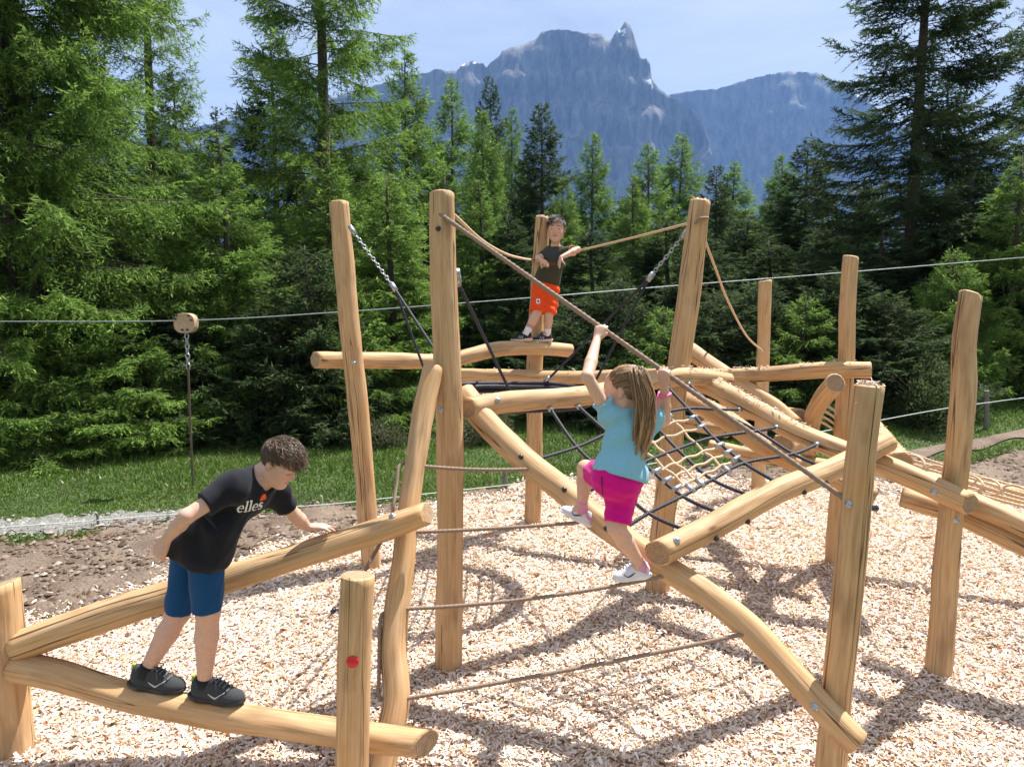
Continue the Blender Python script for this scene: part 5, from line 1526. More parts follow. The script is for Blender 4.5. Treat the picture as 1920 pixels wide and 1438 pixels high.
head_hair(B1, HC, HA, HS, 4, 1800, (0.115, 0.072, 0.045), .030, .10,
          lambda p, t: np.stack([.95 + 0 * t, np.sign(p[:, 1]) * .15 * (1 - t), -.25 - .75 * (1 - t)], -1), hl_boy1, .55, .0026, .009)

# =================================================================== the climbing girl
f3 = lambda px, pair: pair[0] + (pair[1] - pair[0]) * np.clip((px - 757) / (1258 - 757), 0, 1)
def rope_at(pair, px, s):
    for t in np.linspace(0, 1, 400):
        p = pair[0] * (1 - t) + pair[1] * t; p = p - np.array([0, 0, 4 * s * t * (1 - t)])
        if 960 + FPX * p[0] / (p[1] * CT + (CAM_H - p[2]) * ST) >= px: return p
    return pair[1]
gr = rope_at(FR3, 1190, .03) + [0, 0, .012]; gl = rope_at(FR2, 1082, .006) + [0, 0, .012]
B2 = person('person', gr, 'ponytailed girl in blue shirt and pink shorts climbing on ropes')
def hand_rope_at(px):
    for t in np.linspace(0, 1, 500):
        p = HR0 * (1 - t) + HR1 * t
        if 960 + FPX * p[0] / (p[1] * CT + (CAM_H - p[2]) * ST) >= px: return p
yg = gr[1]
rd = nrm(HR1 - HR0)
gL, gR = hand_rope_at(1126), hand_rope_at(1243)
pel2 = U(1160, 896, yg - .10); neck2 = U(1186, 776, yg - .02)
sL, sR = U(1143, 780, yg - .06), U(1222, 786, yg + .0)
eL, eR = U(1101, 706, yg - .10), U(1246, 787, yg + .07)
wL = gL + np.array([-.022, -.035, -.052]); wR = gR + np.array([.004, -.010, -.060])
hiL, hiR = U(1143, 898, yg - .08), U(1172, 898, yg - .03)
kL, kR = U(1098, 878, gl[1] - .03), U(1156, 990, yg - .10)
aL, aR = gl + [.022, -.012, .080], gr + [.024, .0, .068]
h2 = nrm([-.80, .52, -.10]); HA2 = face_axes(h2, (0.10, 0, 1)); HC2 = U(1172, 733, yg - .03); HS2 = .93
up2 = nrm(neck2 - pel2); lat2 = nrm(sL - sR); lat2 = nrm(lat2 - up2 * (lat2 @ up2)); fr2 = np.cross(lat2, up2)
TA2 = np.stack([lat2, up2, fr2], 1)
tor2 = [(Ell(pel2, (.098, .085, .078), TA2), 0), (Ell(pel2 + (neck2 - pel2) * .38, (.088, .10, .066), TA2), .05), (Ell(pel2 + (neck2 - pel2) * .72, (.100, .10, .068), TA2), .05), (Cone(sL, sR, .034, .034), .05), (Cone(pel2 + (neck2 - pel2) * .86, neck2, .055, .037), .04)]
add, cut = head_prims(HC2, HA2, HS2)
arms2 = limb(sL, eL, .033, .030, .026) + limb(eL, wL, .027, .028, .0185) + limb(sR, eR, .033, .030, .026) + limb(eR, wR, .027, .028, .0185)
legs2 = limb(hiL, kL, .062, .056, .042, .3) + limb(kL, aL, .037, .038, .024) + limb(hiR, kR, .062, .058, .043, .3) + limb(kR, aR, .039, .040, .024)
feet2 = [(Cone(aL, gl + [-.04, 0, .03], .025, .02), .02), (Cone(aR, gr + [-.04, 0, .03], .025, .02), .02)]
neckp2 = [(Cone(HC2 + HA2 @ np.array([-.025, 0, -.05]), neck2 - up2 * .02, .036, .040), .03)]
def grip(w, g, side, thumb, palm_hint, s):
    d = nrm(g - w + np.asarray(palm_hint) * -.02); n = np.cross(side, d); n = nrm(n)
    if n @ np.asarray(palm_hint) < 0: n = -n
    t = np.cross(d, n)
    sg = 1 if t @ np.asarray(thumb) > 0 else -1
    return hand_prims(w, d, n, sg, s, (.75, 1.35, 1.0), .02, .9, .55)
hl2 = grip(wL, gL, rd, rd, (0.1, .9, 0.2), .80); hr2 = grip(wR, gR, rd, -rd, (0.1, .9, 0.1), .80)
slim2 = [(Ell(p.c, p.r * .9, p.A), k) if isinstance(p, Ell) else (Cone(p.a, p.b, p.ra * .88, p.rb * .88), k) for p, k in tor2]
V, F = solid(slim2 + neckp2 + arms2 + legs2 + feet2 + add + hl2 + hr2, cut, .0051, .02, it=1)
SK2 = (0.60, 0.37, 0.27)
part('body', V, F, SKIN, B2, paint_skin(V, SK2, HC2, HA2, HS2, (0.16, 0.10, 0.06)))
tL = sL + (eL - sL) * .36; tR = sR + (eR - sR) * .40
shirt2 = grow(tor2, .011) + [(Ell(pel2 + up2 * .025 - np.array([0, 0, .0]), (.112, .085, .090), TA2), .05), (Cone(sL, tL + (tL - sL) * .2, .044, .046), .03), (Cone(sR, tR + (tR - sR) * .2, .044, .046), .03)]
V, F = solid(shirt2, [(Ell(neck2 + up2 * .03, (.05, .034, .05), TA2), .01)], .0055, .03,
             [(tL, tL - sL, .10), (tR, tR - sR, .10), (pel2 + up2 * .005, -up2 + fr2 * .05, None)], (lambda P: fold(P, TA2, 30, 60, 51) + .9 * np.sin((P @ (lat2 * 46 + up2 * 38)) + 1.5 * np.sin(P @ (up2 * 16))), 0, .0062))
SHIRT2 = cloth('turquoise_melange_jersey', (0.22, 0.45, 0.56), .10, melange=.22, scale=420)
sh2 = part('shirt', V, F, SHIRT2, B2)
bpy.context.view_layer.update()
exg = -lat2; eyg = up2
ring = [(.5 * math.cos(t), .5 * math.sin(t)) for t in np.linspace(0, 2 * np.pi, 24)] + [(.3 * math.cos(t), .3 * math.sin(t)) for t in np.linspace(2 * np.pi, 0, 24)]
DPR = plain('dark_print', (.03, .035, .05), .7)
lay_on(sh2, B2, pel2 + (neck2 - pel2) * .85 + exg * .0 - fr2 * .05 + eyg * 0.0, exg, eyg, [ring], .022, DPR, 'print_emblem', .08)
lay_on(sh2, B2, pel2 + (neck2 - pel2) * .72 + exg * .0 - fr2 * .05, exg, eyg, [[(-1, 0), (.8, .12), (.8, .26), (-1, .14)]], .02, WPRINT, 'print_stripe', .12)
kl0, kr0 = hiL + (kL - hiL) * .62, hiR + (kR - hiR) * .90
V, F = solid(shorts_prims(hiR, hiL, kr0 + (kr0 - hiR) * .06, kl0 + (kl0 - hiL) * .06, pel2 + up2 * .0, TA2, .078, .060, (.112, .10, .092)), [], .0055, .03,
             [(kr0, kr0 - hiR, .11), (kl0, kl0 - hiL, .11)], (lambda P: fold(P, TA2, 34, 70, 61) + .5 * np.sin(P[:, 2] * 130 + P[:, 0] * 40), 0, .004))
so2 = part('shorts', V, F, cloth('magenta_jersey', (0.60, 0.006, 0.215), .08), B2)
bpy.context.view_layer.update()
zp0 = U(1128, 893, yg - .2); zp1 = U(1131, 950, yg - .2)
pt = []
for t in np.linspace(0, 1, 10):
    q = zp0 * (1 - t) + zp1 * t
    ok, loc, n, _ = so2.ray_cast(Vector(tuple(EYE - root_loc(B2))), Vector(tuple(nrm(q - EYE))))
    if ok: pt.append(np.array(loc) + root_loc(B2))
if len(pt) > 3: part('zip', *tube(np.array(pt), .0035, 6), DGR, so2)
WSH = cloth('white_mesh_fabric', (.66, .65, .70), .08, scale=400); PSOLE = plain('white_foam_sole', (.70, .69, .72), .6, 0, .05, 20); WLACE = cloth('white_lace', (.72, .70, .74)); PNK = cloth('pink_mesh', (.62, .26, .42)); NVY = plain('navy_print', (.02, .022, .07), .5)
shp2 = shoe_parts(.185, .0046)
mk = []
for sg in (-1, 1):
    mk.append((*side_mark(shp2[0][0], [(-.012, .056), (.030, .038), (.046, .043), (.066, .060)], sg, .185 / .25, .0055, .0015), NVY, 'shoe_mark'))
    mk.append((*side_mark(shp2[0][0], [(-.088, .052), (-.070, .060), (-.052, .066), (-.036, .080)], sg, .185 / .25, .014, .007), PNK, 'heel_panel'))
add_shoe(B2, gr - np.array([0.012, 0, .0]), (-1, -.02, -.10), (0, 0, 1), shp2, (WSH, PSOLE, WLACE), mk)
add_shoe(B2, gl - np.array([0.008, 0, .0]), (-.86, .06, .44), (0.3, 0, 1), shp2, (WSH, PSOLE, WLACE), mk)
for a, k in ((aR, kR), (aL, kL)):
    d = nrm(k - a)
    part('sock', *tube(np.array([a - d * .035, a, a + d * .020, a + d * .026]), np.array([.032, .0295, .029, .027]), 18), PNK, B2)
wb = wR + (eR - wR) * .26; wdv = nrm(eR - wR)
T_, N_, B_ = frames(np.array([wb, wb + wdv]))
th = np.linspace(0, 2 * np.pi, 25)
PINKB = plain('pink_wristband', (.80, .16, .34), .5)
part('wristband', *tube(wb + np.outer(np.cos(th) * .026, N_[0]) + np.outer(np.sin(th) * .026, B_[0]) + np.outer(np.sin(th * 2) * .003, wdv), .0065, 6, cap=False), PINKB, B2)
part('wristband', *tube(spline([wb + B_[0] * .026, U(1228, 771, wb[1] - .05), U(1224, 778, wb[1] - .05)], 8), .0065, 6), PINKB, B2)
# hair pulled back into a tail
rs = np.random.RandomState(12)
def hl_girl(q):
    x, y, z = q.T
    line = np.where(x > .035, .048 + .2 * (x - .035), np.where(x > -.02, .002 + .8 * np.clip(x + .0, 0, .1), -.055))
    return z > line
ce = np.array([-.012, 0, .032]); re = np.array([.094, .074, .084]) + .007
tie = np.array([-.098, -.012, .052])
d = rs.normal(size=(9000, 3)); d /= np.linalg.norm(d, axis=1, keepdims=True); q = ce + d * re; q = q[hl_girl(q)][:1500]
S = len(q); Kn = 6; P = np.zeros((S, Kn, 3))
for k in range(Kn):
    t = k / (Kn - 1)
    p = q * (1 - t) + tie * t; v = (p - ce) / re; r = np.linalg.norm(v, axis=1, keepdims=True)
    tgt = 1.0 + .03 * np.sin(q[:, :1] * 300 + q[:, 2:] * 200); P[:, k] = ce + (p - ce) / r * tgt if k < Kn - 1 else tie + rs.normal(0, .008, (S, 3))
Lg = lambda X: HC2 + (X * HS2) @ HA2.T
V1, F1 = strands(Lg(P), np.full((S, Kn), .0029) * rs.uniform(.6, 1.2, (S, 1)))
def hair_tone(S, rs):
    t = rs.rand(S, 1)
    return (np.array([.125, .068, .036]) * (1 - t) + np.array([.38, .235, .12]) * t) * rs.uniform(.65, 1.3, (S, 1))
c1 = np.repeat(hair_tone(S, rs), Kn * 3, 0)
tw = Lg(tie[None])[0]
tail = spline([tw, U(1194, 694, tw[1] - .035), U(1206, 735, tw[1] - .06), U(1210, 782, tw[1] - .065), U(1203, 826, tw[1] - .06), U(1193, 868, tw[1] - .055)], 14)
S = 1150; NCL = 46
spread = np.interp(np.linspace(0, 1, 14), [0, .12, .35, .7, 1], [.010, .022, .036, .044, .036])
cl = rs.randint(0, NCL, S); ca = rs.uniform(0, 6.28, NCL); crr = np.sqrt(rs.rand(NCL)); clen = rs.uniform(.62, 1.03, NCL); cph = rs.uniform(0, 6.28, NCL)
a = ca[cl]; rr = crr[cl]; lenf = clen[cl] * rs.uniform(.9, 1.03, S); wv = cph[cl]
P = np.zeros((S, 14, 3)); dev = rs.normal(0, 1, (S, 3))
for k in range(14):
    t = np.clip(k / 13 * lenf, 0, 1) * 13; i = np.clip(t.astype(int), 0, 12); f = (t - i)[:, None]
    cpt = tail[i] * (1 - f) + tail[i + 1] * f; sp = (spread[i] * (1 - f[:, 0]) + spread[i + 1] * f[:, 0])
    wob = (.009 * np.sin(wv + k * .75) + .005 * np.sin(wv * 3 + k * 1.6)) * (k / 13)
    P[:, k] = cpt + np.stack([np.cos(a) * rr * sp + wob, np.sin(a) * rr * sp * .65 + wob * .5, .004 * np.sin(a * 3 + k)], -1) + dev * (.0075 * math.sin(math.pi * min(k / 13 + .15, 1)) + .0012)
V2, F2 = strands(P, np.linspace(.0024, .0007, 14)[None] * rs.uniform(.6, 1.3, (S, 1)))
ctone = hair_tone(NCL, rs)
kk = np.linspace(0, 1, 14)[None, :, None]
c2 = (ctone[cl] * rs.uniform(.75, 1.3, (S, 1)))[:, None, :] * (0.85 + 0.75 * kk)
c2 = np.repeat(c2.reshape(-1, 3), 3, 0)
ve = Ell(HC2 + HA2 @ (ce * HS2), (re - .002) * HS2, HA2); lo, hi = ve.lo - .01, ve.hi + .01; v = Vol(lo, hi, .005); v.add(ve); CV, CF = v.mesh(); CF = CF[hl_girl(((CV - HC2) @ HA2) / HS2)[CF].all(1)]
V, F = join([(V1, F1), (V2, F2), (CV, CF)])
part('hair', V, F, HAIR, B2, np.vstack([c1, c2, np.tile([.10, .058, .032], (len(CV), 1))]))
part('hair_tie', *tube(Lg(tie + np.stack([0 * th, .017 * np.cos(th), .017 * np.sin(th)], -1)), .005, 6, cap=False), WLACE, B2)

# =================================================================== the small boy on the high beam
q1, q2 = crest('U1', 1015), crest('U1', 978)
B3 = person('person', (q1 + q2) / 2, 'small boy in olive shirt and orange shorts standing on high beam')
ys = q1[1]
pel3 = U(1023, 540, ys + .02); neck3 = U(1042, 464, ys + .0)
s3L, s3R = U(1063, 473, ys - .03), U(1025, 476, ys + .0)
e3L, w3L = U(1083, 468, ys - .14), U(1052, 483, ys - .26)
e3R, w3R = U(1009, 485, ys - .04), U(1014, 487, ys - .19)
hi3R, hi3L = U(1014, 541, ys + .0), U(1034, 543, ys + .02)
k3R, k3L = U(1007, 586, ys - .08), U(1029, 590, ys - .06)
a3R, a3L = q2 + [.045, 0, .078], q1 + [.045, 0, .078]
h3 = nrm([-.14, -1, -.06]); HA3 = face_axes(h3, (.05, 0, 1)); HC3 = U(1043, 430, ys - .03); HS3 = .95
up3 = nrm(neck3 - pel3); lat3 = nrm(s3L - s3R); lat3 = nrm(lat3 - up3 * (lat3 @ up3)); fr3 = np.cross(lat3, up3)
TA3 = np.stack([lat3, up3, fr3], 1)
tor3 = [(Ell(pel3, (.098, .085, .074), TA3), 0), (Ell(pel3 + (neck3 - pel3) * .38, (.094, .11, .068), TA3), .05), (Ell(pel3 + (neck3 - pel3) * .72, (.100, .11, .068), TA3), .05), (Cone(s3L, s3R, .036, .036), .05), (Cone(pel3 + (neck3 - pel3) * .86, neck3, .055, .036), .04)]
add, cut = head_prims(HC3, HA3, HS3)
arms3 = limb(s3L, e3L, .031, .029, .026) + limb(e3L, w3L, .027, .027, .018) + limb(s3R, e3R, .031, .029, .026) + limb(e3R, w3R, .027, .027, .018)
legs3 = limb(hi3L, k3L, .058, .054, .042, .3) + limb(k3L, a3L, .040, .042, .026) + limb(hi3R, k3R, .058, .054, .042, .3) + limb(k3R, a3R, .040, .042, .026)
feet3 = [(Cone(a3L, q1 + [-.04, 0, .03], .025, .02), .02), (Cone(a3R, q2 + [-.04, 0, .03], .025, .02), .02)]
neckp3 = [(Cone(HC3 + HA3 @ np.array([-.022, 0, -.05]), neck3 - up3 * .02, .036, .040), .03)]
h3L = hand_prims(w3L, U(1045, 506, ys - .28) - w3L, (.9, .45, 0), 1, .70, (.18, .22, .15), .06)
h3R = hand_prims(w3R, U(1030, 498, ys - .23) - w3R, (.2, .6, -.75), -1, .70, (.18, .25, .2), .06)
slim3 = [(Ell(p.c, p.r * .9, p.A), k) if isinstance(p, Ell) else (Cone(p.a, p.b, p.ra * .88, p.rb * .88), k) for p, k in tor3]
V, F = solid(slim3 + neckp3 + arms3 + legs3 + feet3 + add + h3L + h3R, cut, .0055, .02, it=1)
part('body', V, F, SKIN, B3, paint_skin(V, (0.60, 0.36, 0.26), HC3, HA3, HS3, (0.06, 0.035, 0.02), lash=False))
for sgn in (-1, 1):
    c = HC3 + HA3 @ (np.array([.0775, sgn * .0305, -.002]) * HS3)
    a_, b_ = np.meshgrid(np.linspace(0, np.pi, 13), np.linspace(0, 2 * np.pi, 20, endpoint=False), indexing='ij')
    D = np.stack([np.sin(a_) * np.cos(b_), np.sin(a_) * np.sin(b_), np.cos(a_)], -1).reshape(-1, 3)
    gd = nrm([-.1, -1, -.1]); cs = D @ gd
    col = np.where((cs > .62)[:, None], (.03, .02, .012), (.35, .30, .28)); Dz = D @ HA3[:, 2]  # brow shade painted in: whites darkened, dark iris widened
    part('eye', c + D * [.0130, .0120, .0100], grid_faces(13, 20), attr_mat('eyeball', 'col', .15, 0, .6) if sgn < 0 else bpy.data.materials['eyeball'], B3, col)
t3L = s3L + (e3L - s3L) * .55; t3R = s3R + (e3R - s3R) * .55
shirt3 = grow(tor3, .011) + [(Ell(pel3 + up3 * .06, (.112, .11, .086), TA3), .05), (Cone(s3L, t3L + (t3L - s3L) * .2, .045, .047), .03), (Cone(s3R, t3R + (t3R - s3R) * .2, .045, .047), .03)]
V, F = solid(shirt3, [(Ell(neck3 + up3 * .03 + fr3 * .012, (.048, .036, .05), TA3), .01)], .006, .03,
             [(t3L, t3L - s3L, .10), (t3R, t3R - s3R, .10), (pel3 + up3 * .045, -up3, None)], (lambda P: fold(P, TA3, 34, 62, 71), 0, .0075))
sh3 = part('shirt', V, F, cloth('olive_jersey', (0.055, 0.050, 0.028), .10), B3)
bpy.context.view_layer.update()
lay_on(sh3, B3, pel3 + (neck3 - pel3) * .80 + fr3 * .05, lat3, up3, [[(-1, -.5), (.9, -.6), (1, .5), (.3, .8), (-.6, .6), (-1.1, .1)]], .062, DPR, 'print_emblem', .12)
lay_on(sh3, B3, pel3 + (neck3 - pel3) * .60 + fr3 * .05, lat3, up3, [[(-1, 0), (1, 0), (1, .12), (-1, .12)], [(-1, -.3), (1, -.3), (1, -.2), (-1, -.2)]], .04, plain('red_print', (.35, .05, .03), .7), 'print_stripe', .1)
for t_, s_, e_ in ((t3L, s3L, e3L),):
    dd = nrm(e_ - s_); T_, N_, B_ = frames(np.array([t_, t_ + dd]))
    part('sleeve_band', *tube(t_ + np.outer(np.cos(th) * .045, N_[0]) + np.outer(np.sin(th) * .045, B_[0]), .004, 6, cap=False), plain('yellow_trim', (.50, .27, .04), .7), sh3)
h3r, h3l = hi3R + (k3R - hi3R) * .98, hi3L + (k3L - hi3L) * .98
V, F = solid(shorts_prims(hi3R, hi3L, h3r + (h3r - hi3R) * .06, h3l + (h3l - hi3L) * .06, pel3, TA3, .078, .066, (.108, .10, .086)), [], .006, .03,
             [(h3r, h3r - hi3R, .11), (h3l, h3l - hi3L, .11)], (lambda P: fold(P, TA3, 34, 70, 81) + .6 * np.sin(P[:, 2] * 90 + P[:, 0] * 60), 0, .0075))
so3 = part('shorts', V, F, cloth('orange_cotton', (0.80, 0.075, 0.012), .08), B3)
bpy.context.view_layer.update()
pch = U(1009, 565, ys - .1)
lay_on(so3, B3, pch, np.array([1., 0, 0]), np.array([0, 0, 1.]), [[(-.5, -.6), (.5, -.6), (.5, .6), (-.5, .6)]], .034, WPRINT, 'patch', .12)
lay_on(so3, B3, pch, np.array([1., 0, 0]), np.array([0, 0, 1.]), [[(-.2, -.25), (.2, -.25), (.2, .25), (-.2, .25)]], .034, DPR, 'patch_mark', .1, .003)
BSH = cloth('black_trainer_fabric', (.02, .022, .03), .15); CSOLE = plain('cream_sole', (.62, .52, .45), .6); REDT = plain('red_heel', (.55, .03, .02), .5)
shp3 = shoe_parts(.200, .0055); mk = []
for sg in (-1, 1):
    for i in range(3):
        mk.append((*side_mark(shp3[0][0], [(-.004 + i * .020, .030), (-.010 + i * .020, .046), (-.018 + i * .020, .064)], sg, .8, .006, .006), WPRINT, 'shoe_stripe'))
    mk.append((*side_mark(shp3[0][0], [(-.106, .036), (-.09, .036), (-.070, .036)], sg, .8, .010, .006), REDT, 'heel_patch'))
add_shoe(B3, q1 - np.array([0, 0, .002]), (-1, -.10, .0), (0, 0, 1), shp3, (BSH, CSOLE, BSH), mk)
add_shoe(B3, q2 - np.array([0, 0, .002]), (-1, .0, -.02), (0, 0, 1), shp3, (BSH, CSOLE, BSH), mk)
WSO = cloth('white_sock', (.70, .70, .72)); RSO = cloth('red_sock_stripe', (.45, .04, .06))
for a, k in ((a3R, k3R), (a3L, k3L)):
    d = nrm(k - a)
    s_ = part('sock', *tube(np.array([a - d * .03, a, a + d * .05, a + d * .078, a + d * .080]), np.array([.034, .031, .033, .034, .031]), 18), WSO, B3)
    for dz in ((.045, .060) if a is a3R else ()):
        part('sock_stripe', *tube(np.array([a + d * dz, a + d * (dz + .007)]), .0352, 18), RSO, s_)
def hl_boy3(q):
    x, y, z = q.T
    line = np.where(x > .035, .052 + .25 * (x - .035), np.where(x > -.015, .010 + .7 * np.clip(x, 0, .1), -.05))
    return z > line
head_hair(B3, HC3, HA3, HS3, 14, 1000, (0.040, 0.024, 0.016), .026, .062,
          lambda p, t: np.stack([.75 + 0 * t, -.45 * t + np.sign(p[:, 1]) * .1, -.3 - .7 * (1 - t)], -1), hl_boy3, .25, .0030, .009)
# ------------------------------------------------------------------ loose wood chips
def scatter(n_try, y0, y1, keep, rs, amax=1.0, power=1.0):
    y = y0 * (y1 / y0) ** (rs.rand(n_try) ** power)
    a = rs.uniform(-amax, amax, n_try)
    x = a * y
    k = keep(x, y)
    return x[k], y[k]
rs = np.random.RandomState(77)
def chips_on(x, y, zf, rs, big=1.0):
    n = len(x)
    # splinters: six points, a ridge along the top
    L = rs.gamma(4.0, 0.0042, n) * 1.12 * big + 0.009; W = L * rs.uniform(0.20, 0.5, n); H = rs.uniform(0.002, 0.006, n)
    grow = 1 + 0.10 * np.clip(y - 3.5, 0, 5); L *= grow; W *= grow
    az = rs.uniform(0, 2 * np.pi, n); el = np.clip(rs.normal(0.0, 0.26, n), -0.9, 0.9); ro = rs.normal(0, 0.45, n)
    d = np.stack([np.cos(az) * np.cos(el), np.sin(az) * np.cos(el), np.sin(el)], -1)
    s = np.stack([-np.sin(az), np.cos(az), 0 * az], -1)
    u = np.cross(d, s)
    s2 = s * np.cos(ro)[:, None] + u * np.sin(ro)[:, None]; u2 = np.cross(d, s2) * -1
    u2 = np.where((u2[:, 2:] < 0), -u2, u2)
    c = np.stack([x, y, zf(x, y) + np.abs(np.sin(el)) * L * 0.35 + rs.uniform(0.0, 0.012, n)], -1)
    hl = (d * (L / 2)[:, None]); hw = s2 * (W / 2)[:, None]; hu = u2 * H[:, None]
    bend = u2 * (L * rs.normal(0, 0.10, n))[:, None]
    sk = hl * rs.uniform(-0.25, 0.25, (n, 1))
    V = np.stack([c - hl - hw * 0.7 + bend, c - hl * 0.9 + hw * 0.6 + bend, c + hl + hw * 0.5 + bend, c + hl * 0.9 - hw * 0.7 + bend, c + sk + hu - bend * 0.4 + hw * rs.uniform(-.5, .5, (n, 1))], 1)
    F = np.array([[0, 1, 4], [1, 2, 4], [2, 3, 4], [3, 0, 4]])
    F = (F[None] + 5 * np.arange(n)[:, None, None]).reshape(-1, 3)
    pal = np.array([(0.79, 0.655, 0.55), (0.74, 0.58, 0.455), (0.84, 0.75, 0.675), (0.62, 0.41, 0.26), (0.43, 0.22, 0.11), (0.19, 0.095, 0.055), (0.68, 0.55, 0.43)])
    pc = rs.choice(len(pal), n, p=[0.29, 0.24, 0.21, 0.10, 0.05, 0.03, 0.08])
    col = pal[pc] * rs.uniform(0.85, 1.1, (n, 1))
    return V.reshape(-1, 3), F, np.repeat(np.clip(col, 0, 0.9), 5, 0)
CHIP = attr_mat('wood_chips', 'col', 0.8, 0.0, 0.25)
def keep_chip(x, y):
    e = chip_edge(x, y)
    return (e > 0.05) | ((e > -0.5) & (rs.rand(len(x)) < np.exp(-np.clip(-e + 0.05, 0, 2) * 12) * 0.6))
x, y = scatter(215000, 2.35, 8.4, keep_chip, rs, 1.0, 0.86)
zf = lambda x, y: ground_z(x, y) + 0.034 + 0.012 * np.sin(x * 5.1) * np.sin(y * 4.3)
V, F, c = chips_on(x, y, zf, rs)
me = mesh(V, F, False); attr_col(me, 'col', c)
tag(put('wood_chips', me, CHIP), 'loose pale wood chips covering the play area', 'wood chips', kind='stuff')
print('chips', len(x))
# flakes lying on top of the logs
fl = []
rs = np.random.RandomState(8)
def flakes(key, t0, t1, n, spread=0.03):
    o, C = LOGC[key]
    off = root_loc(FRAME)
    for q in range(n):
        t = rs.uniform(t0, t1) * (len(C) - 1); i = int(t)
        p = C[i] + [rs.normal(0, spread), rs.normal(0, spread), 0]
        ok, loc, nrm, _ = o.ray_cast(Vector(tuple(p - off + [0, 0, 0.5])), Vector((0, 0, -1)))
        if ok: fl.append(np.array(loc) + off)
for a in [('U2', .62, .80, 70), ('U2', .85, .97, 18), ('U3', .72, .98, 45), ('L6', .06, .16, 70), ('L6', .2, .5, 70), ('N', 0.0, .6, 40), ('U1', .1, .5, 5), ('C', .985, 1.0, 60, .03), ('D', .985, 1.0, 60, .03), ('H', .985, 1.0, 80, .025),
          ('M5', 0, .3, 30), ('M1', .1, .4, 25), ('U2', .05, .5, 18), ('L2', .4, .9, 4)]:
    flakes(*a)
fl = np.array(fl)
V, F, c = chips_on(fl[:, 0], fl[:, 1], lambda x, y: fl[:, 2] + 0.001, rs, 0.6)
me = mesh(V, F, False); attr_col(me, 'col', c)
sh = put('shavings', me, CHIP, FRAME); sh['kind'] = 'stuff'

# ------------------------------------------------------------------ clods and stones on the soil
def lumps(x, y, z, size, pal, rs):
    n = len(x)
    B = np.array([(0, 0, 1), (1, 0, 0), (0.3, 0.95, 0), (-0.8, 0.6, 0), (-0.8, -0.6, 0), (0.3, -0.95, 0)])
    Fk = np.array([(0, 1, 2), (0, 2, 3), (0, 3, 4), (0, 4, 5), (0, 5, 1)])
    P = B[None] * rs.uniform(0.6, 1.3, (n, 6, 1)) * size[:, None, None] * np.array([1, 1, 0.6])
    az = rs.uniform(0, 6.28, n); ca, sa = np.cos(az)[:, None], np.sin(az)[:, None]
    X = P[..., 0] * ca - P[..., 1] * sa + x[:, None]; Y = P[..., 0] * sa + P[..., 1] * ca + y[:, None]
    V = np.stack([X, Y, P[..., 2] + z[:, None] - size[:, None] * 0.1], -1).reshape(-1, 3)
    col = np.array(pal)[rs.randint(0, len(pal), n)] * rs.uniform(0.7, 1.25, (n, 1))
    return V, (Fk[None] + 6 * np.arange(n)[:, None, None]).reshape(-1, 3), np.repeat(col, 6, 0)
rs = np.random.RandomState(5)
x, y = scatter(45000, 3.2, 9.5, lambda x, y: (chip_edge(x, y) < 0.25) & (dirt_edge(x, y) > -0.15), rs, 1.15)
V, F, c = lumps(x, y, ground_z(x, y) + 0.02 + 0.012 * rs.rand(len(x)), rs.gamma(2.0, 0.006, len(x)) + 0.004, [(0.15, 0.105, 0.075), (0.21, 0.155, 0.115), (0.10, 0.068, 0.048), (0.13, 0.09, 0.066), (0.18, 0.135, 0.10), (0.15, 0.105, 0.075), (0.30, 0.25, 0.20)], rs)
me = mesh(V, F, False); attr_col(me, 'col', c)
tag(put('soil_clods', me, attr_mat('soil_clods', 'col', 0.95, 0, 0.1)), 'crumbly clods and pebbles lying on the bare soil', 'soil', kind='stuff')
pxa = np.linspace(pn[0, 0] / pn[0, 1], pn[-1, 0] / pn[-1, 1], 50)
def on_path(x, y):
    a = x / y
    return (a < pn[-1, 0] / pn[-1, 1]) & (y > np.interp(a, pn[:, 0] / pn[:, 1], pn[:, 1]) - 0.12 * rs.rand(len(x)) ** 2) & (y < np.interp(a, pf[:, 0] / pf[:, 1], pf[:, 1]) + 0.12 * rs.rand(len(x)) ** 2)
x, y = scatter(90000, 3.5, 9.5, on_path, rs, 1.25)
V, F, c = lumps(x, y, ground_z(x, y) + 0.014, rs.gamma(2.0, 0.004, len(x)) + 0.004, [(0.27, 0.26, 0.24), (0.34, 0.33, 0.31), (0.2, 0.19, 0.17)], rs)
me = mesh(V, F, False); attr_col(me, 'col', c)
tag(put('gravel', me, attr_mat('gravel_stones', 'col', 0.95, 0, 0.1)), 'pale gravel stones on the path', 'gravel', kind='stuff')

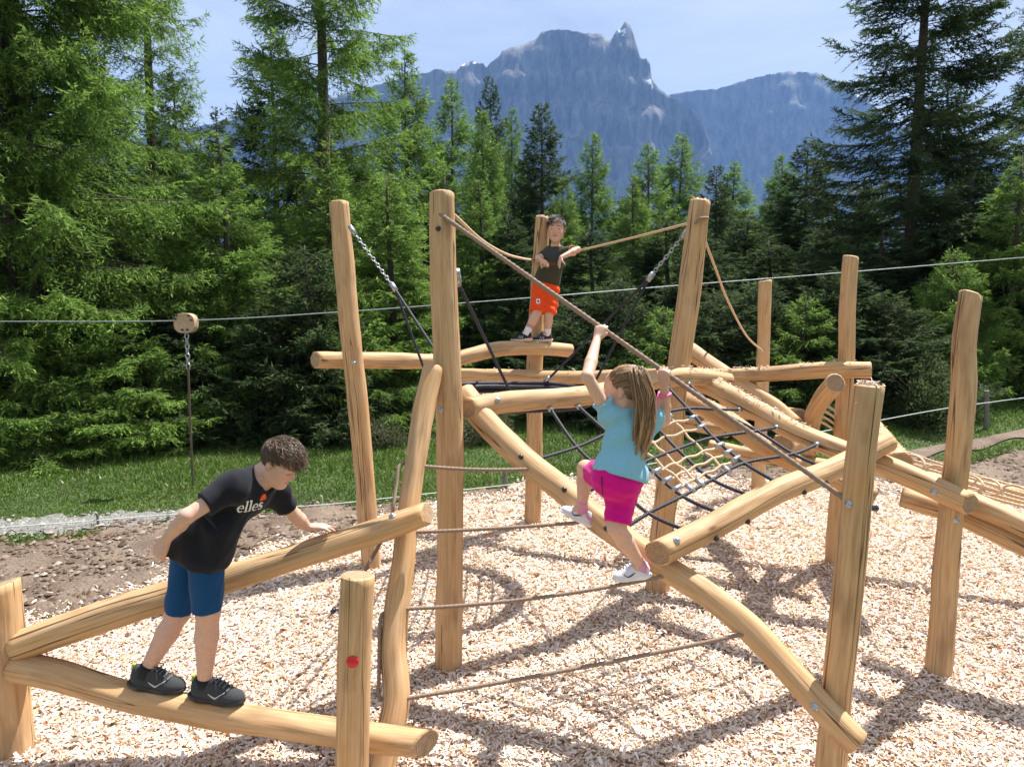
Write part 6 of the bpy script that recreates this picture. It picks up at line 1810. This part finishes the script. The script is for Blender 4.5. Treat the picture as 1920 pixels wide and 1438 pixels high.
# ------------------------------------------------------------------ grass
rs = np.random.RandomState(9)
def on_grass(x, y):
    k = (dirt_edge(x, y) < 0.05)
    k &= ~(on_path(x, y) & (rs.rand(len(x)) < 0.93))
    a = x / y
    tr = (a > tn[0, 0] / tn[0, 1]) & (y > np.interp(a, tn[:, 0] / tn[:, 1], tn[:, 1])) & (y < np.interp(a, tf[:, 0] / tf[:, 1], tf[:, 1]))
    k &= ~(tr & (rs.rand(len(x)) < 0.9))
    return k
x, y = scatter(250000, 5.0, 15.0, on_grass, rs, 1.05, 0.95)
n = len(x)
h = rs.gamma(4, 0.0075, n) * (0.75 + 0.45 * vnoise(np.stack([x, y, 0 * x], -1), 2.3, 6)) * (1 + 0.6 * sm(x, 3, 6)) + 0.015; w = 0.005 + 0.0007 * y
az = rs.uniform(0, 6.28, n); ln = rs.normal(0, 0.45, (n, 2))
b0 = np.stack([x, y, ground_z(x, y) - 0.005], -1)
q = np.stack([np.cos(az) * w, np.sin(az) * w, 0 * az], -1)
tip = b0 + np.stack([ln[:, 0] * h, ln[:, 1] * h, h], -1)
V = np.stack([b0 - q, b0 + q, tip], 1).reshape(-1, 3)
g1, g2 = np.array([0.055, 0.115, 0.015]), np.array([0.135, 0.215, 0.035])
t = np.clip(rs.rand(n) * 0.7 + 0.3 * (0.5 + 0.5 * vnoise(np.stack([x, y, 0 * x], -1), 1.6, 3)), 0, 1)[:, None]
col = g1 * (1 - t) + g2 * t
dry = rs.rand(n) < 0.05; col[dry] = (0.25, 0.21, 0.10)
fw = rs.rand(n) < 0.0022; col[fw] = (0.7, 0.7, 0.62)
me = mesh(V, np.arange(3 * n).reshape(-1, 3), False); attr_col(me, 'col', np.repeat(col, 3, 0))
tag(put('grass', me, attr_mat('grass_blades', 'col', 0.6, 0.35, 0.3)), 'short meadow grass with tiny white flowers', 'grass', kind='stuff')

# ------------------------------------------------------------------ mountain air
hz = bpy.data.objects.new('haze', mesh(np.array([[sx * 9000, yy, zz] for sx in (-1, 1) for yy in (-60, 5600) for zz in (-75, 1500)], float),
     [[0, 1, 3, 2], [4, 6, 7, 5], [0, 4, 5, 1], [2, 3, 7, 6], [0, 2, 6, 4], [1, 5, 7, 3]], False))
COL.objects.link(hz)
hm = bpy.data.materials.new('mountain_air'); hm.use_nodes = True
hn = hm.node_tree.nodes; hn.remove(hn['Principled BSDF'])
pv = hn.new('ShaderNodeVolumePrincipled')
pv.inputs['Color'].default_value = (0.25, 0.48, 1.0, 1)
pv.inputs['Density'].default_value = 1.1e-4
pv.inputs['Anisotropy'].default_value = 0.0
hm.node_tree.links.new(pv.outputs[0], hn['Material Output'].inputs['Volume'])
hz.data.materials.append(hm)
tag(hz, 'blue mountain haze filling the air', 'haze', kind='stuff')
